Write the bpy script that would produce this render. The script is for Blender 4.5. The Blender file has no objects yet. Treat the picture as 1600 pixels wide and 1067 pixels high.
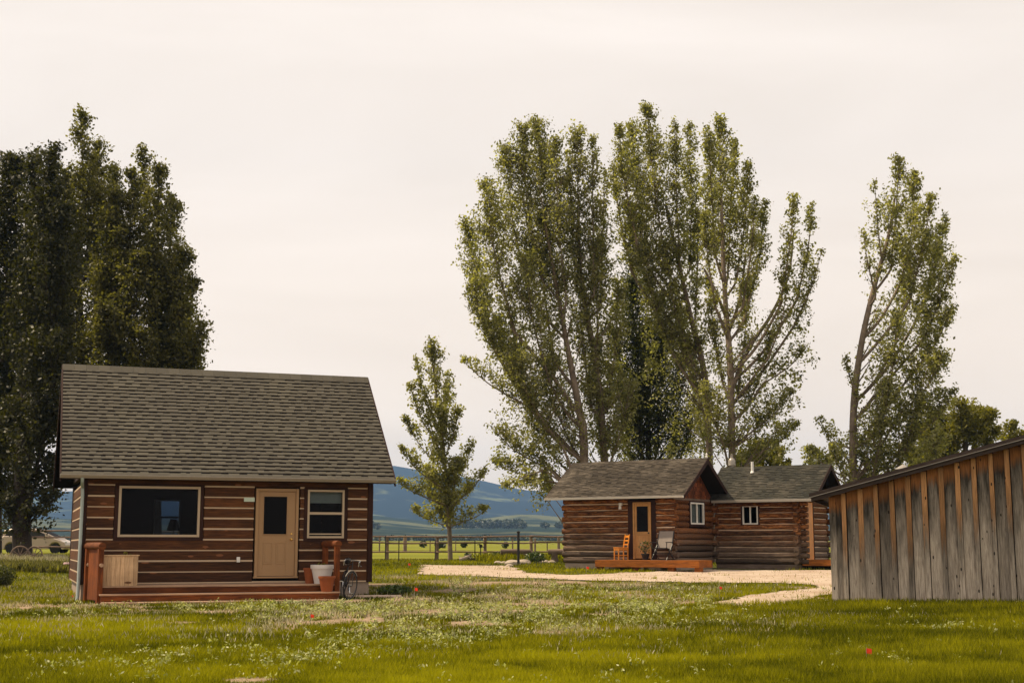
import bpy, math, random
import numpy as np
from mathutils import Vector, Matrix
random.seed(7); RNG = np.random.default_rng(11)
sc = bpy.context.scene
COL = sc.collection
# ------------------------------------------------------------------ camera
F = 2100.0; HV = 852.0; CH = 1.28
PITCH = math.atan((HV-533.5)/F)
cam = bpy.data.objects.new('camera', bpy.data.cameras.new('camera')); COL.objects.link(cam)
cam.data.sensor_width = 36; cam.data.lens = 36*F/1600; cam.data.clip_start = .1; cam.data.clip_end = 30000
cam.location = (0, 0, CH); cam.rotation_euler = (math.pi/2+PITCH, 0, 0)
sc.camera = cam
# ------------------------------------------------------------------ sky and sun
SUN = Vector((-.86, .19, 0)).normalized(); EL = math.radians(56)
sund = Vector((SUN.x*math.cos(EL), SUN.y*math.cos(EL), math.sin(EL)))
w = bpy.data.worlds.new('World'); sc.world = w; w.use_nodes = True
nt = w.node_tree; nt.nodes.clear()
N = nt.nodes.new; L = nt.links.new
out = N('ShaderNodeOutputWorld'); bg = N('ShaderNodeBackground'); sky = N('ShaderNodeTexSky')
sky.sky_type = 'NISHITA'; sky.sun_disc = False; sky.sun_elevation = EL; sky.sun_rotation = math.atan2(SUN.x, SUN.y)
sky.dust_density = 3
mul = N('ShaderNodeVectorMath'); mul.operation = 'SCALE'; mul.inputs['Scale'].default_value = .1
L(sky.outputs[0], mul.inputs[0])
tc = N('ShaderNodeTexCoord'); mp = N('ShaderNodeMapping'); mp.inputs['Scale'].default_value = (1.2, 1.2, 5)
nz = N('ShaderNodeTexNoise'); nz.inputs['Scale'].default_value = 1.6; nz.inputs['Detail'].default_value = 5; nz.inputs['Distortion'].default_value = .6
cr = N('ShaderNodeValToRGB')
cr.color_ramp.elements[0].position = .3; cr.color_ramp.elements[0].color = (.78, .695, .62, 1)
cr.color_ramp.elements[1].position = .72; cr.color_ramp.elements[1].color = (.93, .84, .77, 1)
L(tc.outputs['Generated'], mp.inputs[0]); L(mp.outputs[0], nz.inputs['Vector']); L(nz.outputs['Fac'], cr.inputs[0])
sz = N('ShaderNodeSeparateXYZ'); L(tc.outputs['Generated'], sz.inputs[0])
mr = N('ShaderNodeMapRange'); mr.inputs['From Min'].default_value = .02; mr.inputs['From Max'].default_value = .28; L(sz.outputs['Z'], mr.inputs['Value'])
wc = N('ShaderNodeMix'); wc.data_type = 'RGBA'; wc.inputs['A'].default_value = (1.10, 1.0, .86, 1); wc.inputs['B'].default_value = (.975, .97, .955, 1); L(mr.outputs[0], wc.inputs[0])
wm = N('ShaderNodeMix'); wm.data_type = 'RGBA'; wm.blend_type = 'MULTIPLY'; wm.inputs[0].default_value = 1; L(cr.outputs[0], wm.inputs['A']); L(wc.outputs['Result'], wm.inputs['B'])
mx = N('ShaderNodeMix'); mx.data_type = 'RGBA'; mx.inputs[0].default_value = .96
L(mul.outputs[0], mx.inputs['A']); L(wm.outputs['Result'], mx.inputs['B'])
L(mx.outputs['Result'], bg.inputs['Color']); bg.inputs['Strength'].default_value = 1.0; L(bg.outputs[0], out.inputs[0])
sl = bpy.data.lights.new('sun', 'SUN'); sl.energy = 4.6; sl.angle = math.radians(1.2); sl.color = (1, .82, .58)
so = bpy.data.objects.new('sun', sl); COL.objects.link(so); so.rotation_euler = sund.to_track_quat('Z', 'Y').to_euler()
vs = sc.view_settings; vs.view_transform = 'Standard'; vs.look = 'None'; vs.gamma = 1; vs.exposure = 0.32
sc.cycles.volume_bounces = 0
# ------------------------------------------------------------------ helpers
def ray(u, v):
    yc = -(v-533.5)/F
    return ((u-800)/F, math.cos(PITCH)-yc*math.sin(PITCH), math.sin(PITCH)+yc*math.cos(PITCH))
def at(u, v, Y):
    d = ray(u, v); t = Y/d[1]
    return Vector((d[0]*t, Y, CH+d[2]*t))
GY = [-200, 12, 24, 31, 36, 50, 60, 75, 100, 200, 400, 700, 900]
GZ = [-.05, -.05, -.05, -.08, .06, .34, .43, .50, .62, 1.05, 2.1, 3.6, 4.2]
def sstep(a, b, x): t = np.clip((x-a)/(b-a), 0, 1); return t*t*(3-2*t)
_T = RNG.random((256, 256))
def vnoise(x, y, s=1.0, o=4):
    x = np.asarray(x, float)*s+37.3; y = np.asarray(y, float)*s+11.7; r = 0; a = 1; tot = 0
    for k in range(o):
        xi = np.floor(x).astype(int); yi = np.floor(y).astype(int); fx = x-xi; fy = y-yi
        fx = fx*fx*(3-2*fx); fy = fy*fy*(3-2*fy)
        g = lambda i, j: _T[(xi+i) % 256, (yi+j) % 256]
        r = r+a*((g(0, 0)*(1-fx)+g(1, 0)*fx)*(1-fy)+(g(0, 1)*(1-fx)+g(1, 1)*fx)*fy); tot += a
        a *= .5; x = x*2.03+5.1; y = y*2.03+9.2
    return r/tot
def gz(x, y):
    x = np.asarray(x, float); y = np.asarray(y, float)
    z = np.interp(y, GY, GZ)
    z = z+.30*sstep(-12, -20, x)*sstep(40, 62, y)*sstep(140, 90, y)
    z = z+.05*(vnoise(x, y, .25, 2)-.5)*sstep(140, 60, y)
    z = z+.12*sstep(2, 6, x)*sstep(24, 28, y)*sstep(40, 32, y)
    return z
def gh(x, y): return float(gz(x, y))
def gpt(u, v):
    d = ray(u, v); t = 5.0
    while t < 900:
        if CH+d[2]*t < gh(d[0]*t, d[1]*t): break
        t += .05 if t < 90 else .5
    return Vector((d[0]*t, d[1]*t, gh(d[0]*t, d[1]*t)))
class MB:
    def __init__(s): s.v = []; s.f = []; s.r = []; s.n = 0
    def add(s, vs, fs, r=None):
        s.v += [tuple(p) for p in vs]; s.f += [tuple(i+s.n for i in q) for q in fs]
        s.r += [random.random() if r is None else r]*len(fs); s.n += len(vs); return s
    def box(s, x0, x1, y0, y1, z0, z1, r=None, M=None):
        vs = [Vector((x, y, z)) for x in (x0, x1) for y in (y0, y1) for z in (z0, z1)]
        if M: vs = [M @ p for p in vs]
        return s.add(vs, [(0, 1, 3, 2), (4, 6, 7, 5), (0, 4, 5, 1), (2, 3, 7, 6), (0, 2, 6, 4), (1, 5, 7, 3)], r)
    def bar(s, p, q, w, h=None, up=(0, 0, 1), r=None):
        p = Vector(p); q = Vector(q); h = h or w; d = (q-p).normalized(); up = Vector(up)
        if abs(d.dot(up)) > .98: up = Vector((0, 1, 0))
        sx = d.cross(up).normalized()*w/2; sy = sx.cross(d).normalized()*h/2
        vs = [e+a*sx+b*sy for e in (p, q) for a, b in ((-1, -1), (1, -1), (1, 1), (-1, 1))]
        return s.add(vs, [(3, 2, 1, 0), (4, 5, 6, 7), (0, 1, 5, 4), (1, 2, 6, 5), (2, 3, 7, 6), (3, 0, 4, 7)], r)
    def tube(s, pts, rad, n=8, cap=True, r=None, closed=False, sy=1.0):
        pts = [Vector(p) for p in pts]; m = len(pts)
        if not hasattr(rad, '__len__'): rad = [rad]*m
        vs = []; ref = None
        for i, p in enumerate(pts):
            a = pts[(i-1) % m] if (closed or i) else p; b = pts[(i+1) % m] if (closed or i < m-1) else p
            d = (b-a).normalized()
            if ref is None: ref = Vector((0, 0, 1)) if abs(d.z) < .9 else Vector((1, 0, 0))
            x = d.cross(ref).normalized(); y = x.cross(d).normalized(); ref = y
            for k in range(n):
                t = 2*math.pi*k/n+math.pi/n; vs.append(p+x*math.cos(t)*rad[i]*sy+y*math.sin(t)*rad[i])
        fs = []
        for i in range(m if closed else m-1):
            j = (i+1) % m
            for k in range(n): k2 = (k+1) % n; fs.append((i*n+k, i*n+k2, j*n+k2, j*n+k))
        if cap and not closed: fs += [tuple(range(n))[::-1], tuple((m-1)*n+k for k in range(n))]
        return s.add(vs, fs, r)
    def lathe(s, prof, n=20, c=(0, 0, 0), r=None, M=None):
        vs = []
        for rr, z in prof:
            for k in range(n):
                t = 2*math.pi*k/n; p = Vector((c[0]+rr*math.cos(t), c[1]+rr*math.sin(t), c[2]+z)); vs.append(M @ p if M else p)
        fs = []
        for i in range(len(prof)-1):
            for k in range(n): k2 = (k+1) % n; fs.append((i*n+k, i*n+k2, (i+1)*n+k2, (i+1)*n+k))
        fs += [tuple(range(n))[::-1], tuple((len(prof)-1)*n+k for k in range(n))]
        return s.add(vs, fs, r)
    def prism(s, poly, axis, a, b, r=None):   # poly 2D points, extruded along axis from a to b
        def P(p, t): return {'x': (t, p[0], p[1]), 'y': (p[0], t, p[1]), 'z': (p[0], p[1], t)}[axis]
        n = len(poly); vs = [P(p, a) for p in poly]+[P(p, b) for p in poly]
        fs = [tuple(range(n))[::-1], tuple(range(n, 2*n))]+[(i, (i+1) % n, n+(i+1) % n, n+i) for i in range(n)]
        return s.add(vs, fs, r)
    def build(s, name, m, parent=None, smooth=False, bevel=0, seg=2):
        me = bpy.data.meshes.new(name); me.from_pydata(s.v, [], s.f)
        a = me.attributes.new('rnd', 'FLOAT', 'FACE'); a.data.foreach_set('value', np.array(s.r, np.float32))
        import bmesh
        bm = bmesh.new(); bm.from_mesh(me); bmesh.ops.recalc_face_normals(bm, faces=bm.faces); bm.to_mesh(me); bm.free()
        if smooth:
            me.polygons.foreach_set('use_smooth', [True]*len(me.polygons)); me.set_sharp_from_angle(angle=math.radians(40))
        me.materials.append(m)
        o = bpy.data.objects.new(name, me); COL.objects.link(o)
        if parent: o.parent = parent
        if bevel:
            b = o.modifiers.new('b', 'BEVEL'); b.width = bevel; b.segments = seg; b.limit_method = 'ANGLE'
        return o
def npmesh(name, v, f, m, attrs=None, parent=None):
    v = np.asarray(v, np.float32); f = np.asarray(f, np.int32); k = f.shape[1]
    me = bpy.data.meshes.new(name); me.vertices.add(len(v)); me.vertices.foreach_set('co', v.ravel())
    me.loops.add(f.size); me.loops.foreach_set('vertex_index', f.ravel())
    me.polygons.add(len(f)); me.polygons.foreach_set('loop_start', np.arange(len(f), dtype=np.int32)*k)
    for nm, (dom, arr) in (attrs or {}).items():
        a = me.attributes.new(nm, 'FLOAT', dom); a.data.foreach_set('value', np.asarray(arr, np.float32))
    me.update(calc_edges=True); me.materials.append(m)
    o = bpy.data.objects.new(name, me); COL.objects.link(o)
    if parent: o.parent = parent
    return o
def tag(o, label=None, cat=None, group=None, kind=None):
    if label: o['label'] = label
    if cat: o['category'] = cat
    if group: o['group'] = group
    if kind: o['kind'] = kind
    return o
def thing(name, label, cat, loc=(0, 0, 0), rz=0, group=None):
    o = bpy.data.objects.new(name, None); COL.objects.link(o); o.location = loc; o.rotation_euler = (0, 0, rz)
    o.empty_display_size = .2
    return tag(o, label, cat, group)
def dup(r, loc, rz=None, label=None, group=None, scale=None):
    c = r.copy(); COL.objects.link(c); c.location = loc
    if rz is not None: c.rotation_euler = (0, 0, rz)
    if scale: c.scale = (scale,)*3
    if label: c['label'] = label
    if group: c['group'] = group
    for ch in list(r.children):
        d = ch.copy(); COL.objects.link(d); d.parent = c
        for g in ch.children:
            e = g.copy(); COL.objects.link(e); e.parent = d
    return c
# ------------------------------------------------------------------ materials
def S2L(c): return tuple((x/255/12.92 if x/255 < .04045 else ((x/255+.055)/1.055)**2.4) for x in c)
class Mat:
    def __init__(s, name, rough=.8, spec=.3):
        s.m = bpy.data.materials.new(name); s.m.use_nodes = True; s.t = s.m.node_tree
        s.b = s.t.nodes['Principled BSDF']; s.b.inputs['Roughness'].default_value = rough; s.b.inputs['Specular IOR Level'].default_value = spec
        s.o = s.t.nodes['Material Output']
    def n(s, k, **kw):
        x = s.t.nodes.new(k)
        for a, b in kw.items(): setattr(x, a, b)
        return x
    def l(s, a, b): s.t.links.new(a, b)
    def coord(s, scale=(1, 1, 1), kind='Object', rot=(0, 0, 0)):
        c = s.n('ShaderNodeTexCoord'); m = s.n('ShaderNodeMapping'); m.inputs['Scale'].default_value = scale; m.inputs['Rotation'].default_value = rot
        s.l(c.outputs[kind], m.inputs[0]); return m.outputs[0]
    def noise(s, co, scale=5, detail=5, rough=.6, dist=0):
        x = s.n('ShaderNodeTexNoise'); x.inputs['Scale'].default_value = scale; x.inputs['Detail'].default_value = detail
        x.inputs['Roughness'].default_value = rough; x.inputs['Distortion'].default_value = dist
        s.l(co, x.inputs['Vector']); return x.outputs['Fac']
    def ramp(s, f, stops):
        x = s.n('ShaderNodeValToRGB'); e = x.color_ramp.elements
        while len(e) < len(stops): e.new(.5)
        for i, (p, c) in enumerate(stops): e[i].position = p; e[i].color = (*c, 1) if len(c) == 3 else c
        s.l(f, x.inputs[0]); return x.outputs[0]
    def mix(s, f, a, b, blend='MIX'):
        x = s.n('ShaderNodeMix', data_type='RGBA', blend_type=blend)
        for i, val in ((0, f), ('A', a), ('B', b)):
            if isinstance(val, (int, float)): x.inputs[i].default_value = val
            elif isinstance(val, tuple): x.inputs[i].default_value = (*val, 1)
            else: s.l(val, x.inputs[i])
        return x.outputs['Result']
    def math(s, op, a, b=0.0, c=None, clamp=False):
        x = s.n('ShaderNodeMath', operation=op, use_clamp=clamp)
        for i, val in enumerate((a, b) if c is None else (a, b, c)):
            if isinstance(val, (int, float)): x.inputs[i].default_value = val
            else: s.l(val, x.inputs[i])
        return x.outputs[0]
    def attr(s, name='rnd'):
        x = s.n('ShaderNodeAttribute', attribute_name=name); return x.outputs['Fac']
    def col(s, c):
        if isinstance(c, tuple): s.b.inputs['Base Color'].default_value = (*c, 1)
        else: s.l(c, s.b.inputs['Base Color'])
        return s
    def bump(s, h, st=.3, d=.02):
        x = s.n('ShaderNodeBump'); x.inputs['Strength'].default_value = st; x.inputs['Distance'].default_value = d
        s.l(h, x.inputs['Height']); s.l(x.outputs[0], s.b.inputs['Normal']); return s
def wood(name, lo, hi, stretch=(1, 14, 14), rough=.75, rv=.35, sc_=3, knots=None, bump=.4, spec=.25):
    m = Mat(name, rough, spec); co = m.coord(stretch); n1 = m.noise(co, sc_, 8, .65, .4)
    c = m.ramp(n1, [(.3, lo), (.7, hi)])
    big = m.noise(m.coord((.5, 1.2, 1.2)), 1.7, 3)
    c = m.mix(m.math('MULTIPLY', m.math('SUBTRACT', big, .35, clamp=True), 1.6, clamp=True), c, tuple(x*.55 for x in lo))
    v = m.math('ADD', m.math('MULTIPLY', m.attr(), rv), 1-rv/2)
    c = m.mix(1.0, c, m.n_comb(v), 'MULTIPLY')
    if knots:
        vo = m.n('ShaderNodeTexVoronoi'); vo.inputs['Scale'].default_value = 1.4; m.l(m.coord((1, 3, 3.2)), vo.inputs['Vector'])
        k = m.math('LESS_THAN', vo.outputs['Distance'], .13); c = m.mix(k, c, knots)
    m.col(c).bump(n1, bump, .01); return m.m
def _comb(s, v):
    x = s.n('ShaderNodeCombineColor')
    for i in range(3): s.l(v, x.inputs[i])
    return x.outputs[0]
Mat.n_comb = _comb
def plain(name, c, rough=.6, spec=.4, metal=0, var=.15, nscale=9):
    m = Mat(name, rough, spec); n = m.noise(m.coord(), nscale, 6)
    m.col(m.mix(n, tuple(x*(1-var) for x in c), tuple(min(1, x*(1+var)) for x in c))); m.b.inputs['Metallic'].default_value = metal
    m.bump(n, .08, .01); return m.m
def glass(name, tint=(.75, .8, .85), refl=.35):
    m = Mat(name); tr = m.n('ShaderNodeBsdfTransparent'); tr.inputs[0].default_value = (*tint, 1)
    gl = m.n('ShaderNodeBsdfGlossy'); gl.inputs['Roughness'].default_value = .02; gl.inputs[0].default_value = (refl, refl, refl*1.1, 1)
    fr = m.n('ShaderNodeLayerWeight'); fr.inputs[0].default_value = .5
    mx = m.n('ShaderNodeMixShader'); m.l(m.math('ADD', m.math('MULTIPLY', m.math('POWER', fr.outputs['Facing'], 4.0), .6), .04, clamp=True), mx.inputs[0]); m.l(tr.outputs[0], mx.inputs[1]); m.l(gl.outputs[0], mx.inputs[2])
    m.l(mx.outputs[0], m.o.inputs[0]); return m.m
M = {}
M['log1'] = wood('dark stained timber', (.018, .0062, .0022), (.155, .055, .014), (.8, 11, 11), rv=.9, knots=(.2, .075, .03))
M['trim1'] = wood('dark stained trim', (.018, .0055, .003), (.045, .014, .007), (8, 8, 1), rv=.3)
M['logside'] = M['log1']
M['chink'] = plain('beige chinking', (.50, .375, .26), .9, .1)
M['chink2'] = plain('grey beige chinking', (.66, .50, .36), .9, .1, var=.3)
M['tan'] = plain('tan paint', (.34, .205, .10), .5, .3, var=.05)
M['vinyl'] = plain('cream window vinyl', (.44, .34, .23), .4, .4, var=.05)
M['white'] = plain('white paint', (.72, .70, .66), .4, .4, var=.06)
M['gutter'] = plain('grey gutter metal', (.30, .27, .23), .35, .5, .2, var=.15)
M['gutter2'] = plain('white gutter metal', (.60, .58, .54), .35, .5, var=.1)
M['downspout'] = plain('pale green grey downspout metal', (.30, .35, .33), .35, .5, .1)
M['redwood'] = wood('red brown deck stain', (.050, .014, .003), (.23, .062, .010), (.8, 8, 8), rv=.45)
M['redwoodz'] = wood('red brown post stain', (.07, .019, .004), (.32, .080, .011), (10, 10, 1), rv=.2)
M['tread'] = wood('worn deck boards', (.34, .20, .125), (.60, .40, .26), (1, 10, 10), rv=.25)
M['deckorange'] = wood('orange deck stain', (.12, .036, .005), (.46, .14, .016), (.8, 8, 8), rv=.4)
M['pine'] = wood('raw pine boards', (.42, .26, .14), (.74, .52, .32), (14, 14, 1), rv=.45, knots=(.12, .05, .02))
M['doorwood'] = wood('honey door wood', (.42, .21, .075), (.62, .34, .13), (12, 12, 1), rv=.15)
M['chairwood'] = wood('orange varnished wood', (.60, .20, .02), (.85, .33, .035), (6, 6, 2), rough=.35, rv=.2, spec=.5)
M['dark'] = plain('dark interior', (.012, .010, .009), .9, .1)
M['black'] = plain('black paint', (.012, .012, .013), .45, .4)
M['rubber'] = plain('black rubber', (.018, .017, .017), .8, .2)
M['chrome'] = plain('bright metal', (.6, .6, .6), .25, .5, .9, var=.05)
M['brass'] = plain('brass', (.7, .45, .13), .25, .5, .9, var=.05)
M['concrete'] = plain('concrete', (.32, .25, .20), .9, .1, var=.3, nscale=6)
M['slab'] = plain('pale concrete slab', (.50, .38, .29), .9, .1, var=.2, nscale=6)
M['terracotta'] = plain('terracotta', (.26, .075, .026), .8, .2, var=.2)
M['plastic'] = plain('white plastic', (.66, .62, .60), .5, .35, var=.05)
M['fabric'] = plain('grey sling fabric', (.26, .22, .19), .9, .1, var=.12)
M['curtain'] = plain('pale curtain', (.80, .75, .58), .9, .1)
M['glass'] = glass('window glass', (.6, .65, .7), .10)
M['glassd'] = glass('dark window glass', (.35, .38, .4), .12)
M['soil'] = plain('soil', (.05, .03, .02), 1, .05, var=.4)
M['stone'] = plain('pale rock', (.42, .35, .28), .9, .1, var=.3, nscale=4)
M['rail'] = wood('weathered rail wood', (.16, .10, .075), (.36, .25, .20), (1, 10, 10), rv=.4)
M['railz'] = wood('weathered post wood', (.14, .10, .075), (.34, .25, .19), (10, 10, 1), rv=.4)
M['greywood'] = wood('old grey brown log', (.10, .07, .05), (.25, .18, .14), (1, 10, 10), rv=.4)
M['flag'] = plain('orange red flag plastic', (.95, .055, .012), .5, .4, var=.05)
M['carpaint'] = plain('beige car paint', (.38, .31, .25), .25, .5, .1, var=.03)
M['rimdark'] = plain('dull rim', (.12, .12, .12), .4, .4, .5)
M['rim'] = plain('alloy rim', (.5, .5, .5), .3, .5, .7)
M['sign'] = plain('pale green sign', (.50, .60, .50), .5, .3, var=.12, nscale=40)
M['lamp'] = plain('dark lamp shade', (.02, .022, .03), .8, .1)
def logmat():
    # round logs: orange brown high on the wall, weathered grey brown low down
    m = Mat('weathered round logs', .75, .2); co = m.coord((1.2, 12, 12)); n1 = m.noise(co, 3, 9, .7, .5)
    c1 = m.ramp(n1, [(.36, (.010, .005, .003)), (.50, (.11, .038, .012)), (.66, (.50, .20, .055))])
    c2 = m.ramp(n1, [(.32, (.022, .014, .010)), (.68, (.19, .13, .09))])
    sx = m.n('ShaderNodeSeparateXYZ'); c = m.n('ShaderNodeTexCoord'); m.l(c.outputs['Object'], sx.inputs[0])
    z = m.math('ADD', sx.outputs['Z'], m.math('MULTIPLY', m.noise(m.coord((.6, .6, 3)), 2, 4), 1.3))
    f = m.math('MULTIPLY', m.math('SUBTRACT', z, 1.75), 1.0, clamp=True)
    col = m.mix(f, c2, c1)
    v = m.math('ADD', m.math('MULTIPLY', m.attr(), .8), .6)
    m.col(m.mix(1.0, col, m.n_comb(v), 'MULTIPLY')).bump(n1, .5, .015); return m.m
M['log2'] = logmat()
M['shake'] = wood('red brown gable shingles', (.04, .010, .005), (.28, .08, .022), (3, 3, 6), rv=1.0)
def shedmat(name, depth, blur, warm):
    m = Mat(name, .85, .15); n1 = m.noise(m.coord((16, 16, .9)), 3, 9, .7, .5); n2 = m.noise(m.coord((5, 5, .7)), 1.3, 5)
    grey = m.ramp(n1, [(.28, (.12, .095, .075)), (.5, (.37, .31, .25)), (.72, (.60, .52, .425))])
    drk = m.ramp(n1, [(.3, (.010, .009, .008)), (.75, (.085, .074, .058))])
    org = m.ramp(n1, [(.3, tuple(x*.35 for x in warm)), (.7, warm)])
    sx = m.n('ShaderNodeSeparateXYZ'); c = m.n('ShaderNodeTexCoord'); m.l(c.outputs['Object'], sx.inputs[0])
    d = m.math('SUBTRACT', m.math('ADD', m.math('MULTIPLY', sx.outputs['X'], .2635), 2.33), sx.outputs['Z'])   # distance under the roof line
    streak = m.noise(m.coord((22, 22, 0.35)), 1.5, 3, .6)
    dd = m.math('ADD', d, m.math('MULTIPLY', m.math('SUBTRACT', streak, .5), 2.4*depth if depth < .4 else 1.3*depth))
    dd = m.math('ADD', dd, m.math('MULTIPLY', m.math('SUBTRACT', m.attr(), .5), .5*depth))
    f = m.math('DIVIDE', m.math('SUBTRACT', dd, depth), blur, clamp=True)          # 0 fresh, 1 weathered
    g = m.math('DIVIDE', m.math('SUBTRACT', dd, depth+.12), 1.75, clamp=True)          # dark to pale
    g = m.math('ADD', g, m.math('MULTIPLY', m.math('SUBTRACT', n2, .5), 1.8), clamp=True)
    weath = m.mix(g, drk, grey)
    col = m.mix(f, org, weath)
    vo = m.n('ShaderNodeTexVoronoi'); vo.inputs['Scale'].default_value = 3.4; m.l(m.coord((2.2, 2.2, .9)), vo.inputs['Vector'])
    k = m.math('LESS_THAN', vo.outputs['Distance'], .115); col = m.mix(k, col, (.03, .022, .016))
    v = m.math('ADD', m.math('MULTIPLY', m.attr(), .6), .68)
    m.col(m.mix(1.0, col, m.n_comb(v), 'MULTIPLY')).bump(n1, .6, .012); return m.m
M['shedboard'] = shedmat('weathered shed boards', .20, .22, (.36, .15, .05))
M['shedbatten'] = shedmat('weathered shed battens', .8, 1.0, (.58, .30, .13))
M['shedroof'] = wood('dark brown fascia', (.035, .022, .018), (.085, .06, .048), (1, 8, 8), rv=.2)
def shinglemat(name, base, lich, var):
    m = Mat(name, .9, .15); g = m.noise(m.coord(), 60, 3); a = m.attr()
    big = m.noise(m.coord((1, 1, 1)), .7, 4)
    c = m.mix(g, tuple(x*.72 for x in base), tuple(x*1.25 for x in base))
    c = m.mix(m.math('MULTIPLY', m.math('SUBTRACT', big, .48, clamp=True), 4, clamp=True), c, lich)
    v = m.math('ADD', m.math('MULTIPLY', a, var), 1-var/2)
    m.col(m.mix(1.0, c, m.n_comb(v), 'MULTIPLY')).bump(g, .3, .004); return m.m
M['shingle1'] = shinglemat('grey brown shingles', (.088, .079, .062), (.100, .090, .068), .26)
M['shdark1'] = plain('shingle dark band', (.010, .008, .008), .95, .1, var=.3, nscale=40)
M['shingle2'] = shinglemat('brown shingles with lichen', (.050, .041, .031), (.125, .104, .080), .7)
M['shdark2'] = plain('old shingle dark band', (.014, .012, .010), .95, .1, var=.3, nscale=40)
M['shingle3'] = shinglemat('dark shingles with worn patch', (.034, .033, .026), (.075, .066, .050), .6)
def leafmat(name, lo, hi, tr=.35, rough=.45, spec=.5):
    m = Mat(name, rough, spec); a = m.attr()
    c = m.ramp(a, [(0, lo), (.55, tuple((x+y)/2 for x, y in zip(lo, hi))), (1, hi)])
    m.col(c); t = m.n('ShaderNodeBsdfTranslucent'); m.l(m.mix(1.0, c, (1.6, 1.7, .5), 'MULTIPLY'), t.inputs[0])
    x = m.n('ShaderNodeMixShader'); x.inputs[0].default_value = tr; m.l(m.b.outputs[0], x.inputs[1]); m.l(t.outputs[0], x.inputs[2]); m.l(x.outputs[0], m.o.inputs[0])
    return m.m
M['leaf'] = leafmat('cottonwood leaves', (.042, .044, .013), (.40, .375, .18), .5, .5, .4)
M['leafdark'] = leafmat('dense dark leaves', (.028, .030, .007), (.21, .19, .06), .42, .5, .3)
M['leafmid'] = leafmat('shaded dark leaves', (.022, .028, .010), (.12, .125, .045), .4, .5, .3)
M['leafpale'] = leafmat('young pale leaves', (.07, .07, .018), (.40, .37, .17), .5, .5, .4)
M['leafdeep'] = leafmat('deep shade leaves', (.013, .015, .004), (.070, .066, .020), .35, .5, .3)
M['leafyel'] = leafmat('yellow green leaves', (.07, .070, .007), (.24, .21, .03), .45)
M['shrub'] = leafmat('shrub leaves', (.02, .035, .006), (.09, .13, .02), .25)
M['grass'] = leafmat('grass blades', (.052, .058, .001), (.30, .275, .006), .35, .8, .08)
M['weed'] = leafmat('weed leaves with painted sheen', (.09, .11, .02), (.52, .52, .26), .3, .6, .3)  # whitish end of the colour paints in light caught by shiny leaves
M['straw'] = leafmat('pale flower stalks', (.16, .14, .07), (.52, .46, .34), .2)
M['bark'] = wood('pale cottonwood bark', (.13, .095, .070), (.32, .25, .19), (9, 9, 1.5), rv=.2, bump=.8)
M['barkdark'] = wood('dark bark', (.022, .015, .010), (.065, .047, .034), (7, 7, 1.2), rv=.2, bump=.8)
def groundmat():
    m = Mat('grass ground', .95, .1); b = m.attr('bare'); t = m.attr('tone')
    n1 = m.noise(m.coord(kind='Object'), 6, 8, .7)
    g = m.ramp(n1, [(.3, (.034, .042, .002)), (.7, (.085, .092, .005))])
    dirt = m.ramp(m.noise(m.coord(kind='Object'), 14, 8, .7), [(.3, (.16, .11, .07)), (.7, (.40, .29, .20))])
    g = m.mix(m.math('ADD', b, m.math('MULTIPLY', m.math('SUBTRACT', n1, .5), .8), clamp=True), g, dirt)
    far = m.ramp(m.noise(m.coord((.01, .05, 1)), 1.6, 5), [(.3, (.115, .130, .005)), (.7, (.19, .185, .012))])
    m.col(m.mix(t, g, far)).bump(n1, .5, .03); return m.m
M['ground'] = groundmat()
def gravel():
    m = Mat('pale gravel', .95, .1); n = m.noise(m.coord(), 22, 9, .75); n2 = m.noise(m.coord(), .8, 4)
    c = m.ramp(n, [(.25, (.29, .225, .165)), (.5, (.45, .36, .275)), (.75, (.60, .495, .395))])
    c = m.mix(m.math('MULTIPLY', m.math('SUBTRACT', n2, .42, clamp=True), 4.0, clamp=True), c, (.36, .265, .19))
    m.col(c).bump(n, .6, .02); return m.m
M['gravel'] = gravel()
def hillmat(name, forest, meadow, thr, sc_):
    m = Mat(name, 1, 0); n = m.noise(m.coord((1, 1, 1)), sc_, 8, .62, .3)
    f = m.math('MULTIPLY', m.math('SUBTRACT', n, thr), 14, clamp=True)
    s = m.noise(m.coord((1, 1, 1)), sc_*14, 6, .7)
    c = m.mix(f, forest, meadow); m.col(m.mix(m.math('MULTIPLY', s, .5), c, tuple(x*.4 for x in forest))); return m.m
M['mountain'] = hillmat('forested mountain', (.008, .015, .016), (.13, .15, .07), .57, .0032)
M['foothill'] = hillmat('grass foothill', (.022, .034, .022), (.13, .135, .065), .50, .0035)
M['fartree'] = leafmat('far trees', (.015, .025, .010), (.05, .07, .02), .1)
# ------------------------------------------------------------------ ground
PATCH = [(40, 949, 130, 5), (80, 975, 32, 3), (180, 1012, 14, 4), (385, 1064, 60, 7), (345, 979, 25, 3), (745, 912, 45, 4), (860, 911, 80, 3),
         (700, 955, 40, 4), (790, 955, 45, 4), (740, 972, 40, 4), (860, 990, 30, 4), (450, 1000, 60, 5), (690, 943, 40, 3), (640, 938, 45, 5), (1090, 955, 30, 3),
         (960, 915, 80, 3), (560, 965, 50, 3), (240, 955, 120, 3), (600, 985, 90, 4), (1250, 918, 40, 2.5), (810, 925, 20, 3), (540, 1020, 60, 5)]
WEED = [(760, 965, 330, 22, .9), (1010, 955, 150, 20, 1.5), (330, 1035, 220, 28, .45), (1500, 988, 90, 7, .6), (500, 950, 230, 8, 1.2), (640, 1000, 160, 22, .6),
        (900, 930, 180, 12, .6), (720, 920, 22, 10, 1.5), (655, 890, 40, 4, 1.0), (1345, 1020, 6, 5, 2), (1400, 1040, 12, 8, 2), (300, 1055, 30, 8, 1.5), (1000, 897, 60, 2, 1), (60, 960, 100, 14, .25)]
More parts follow.
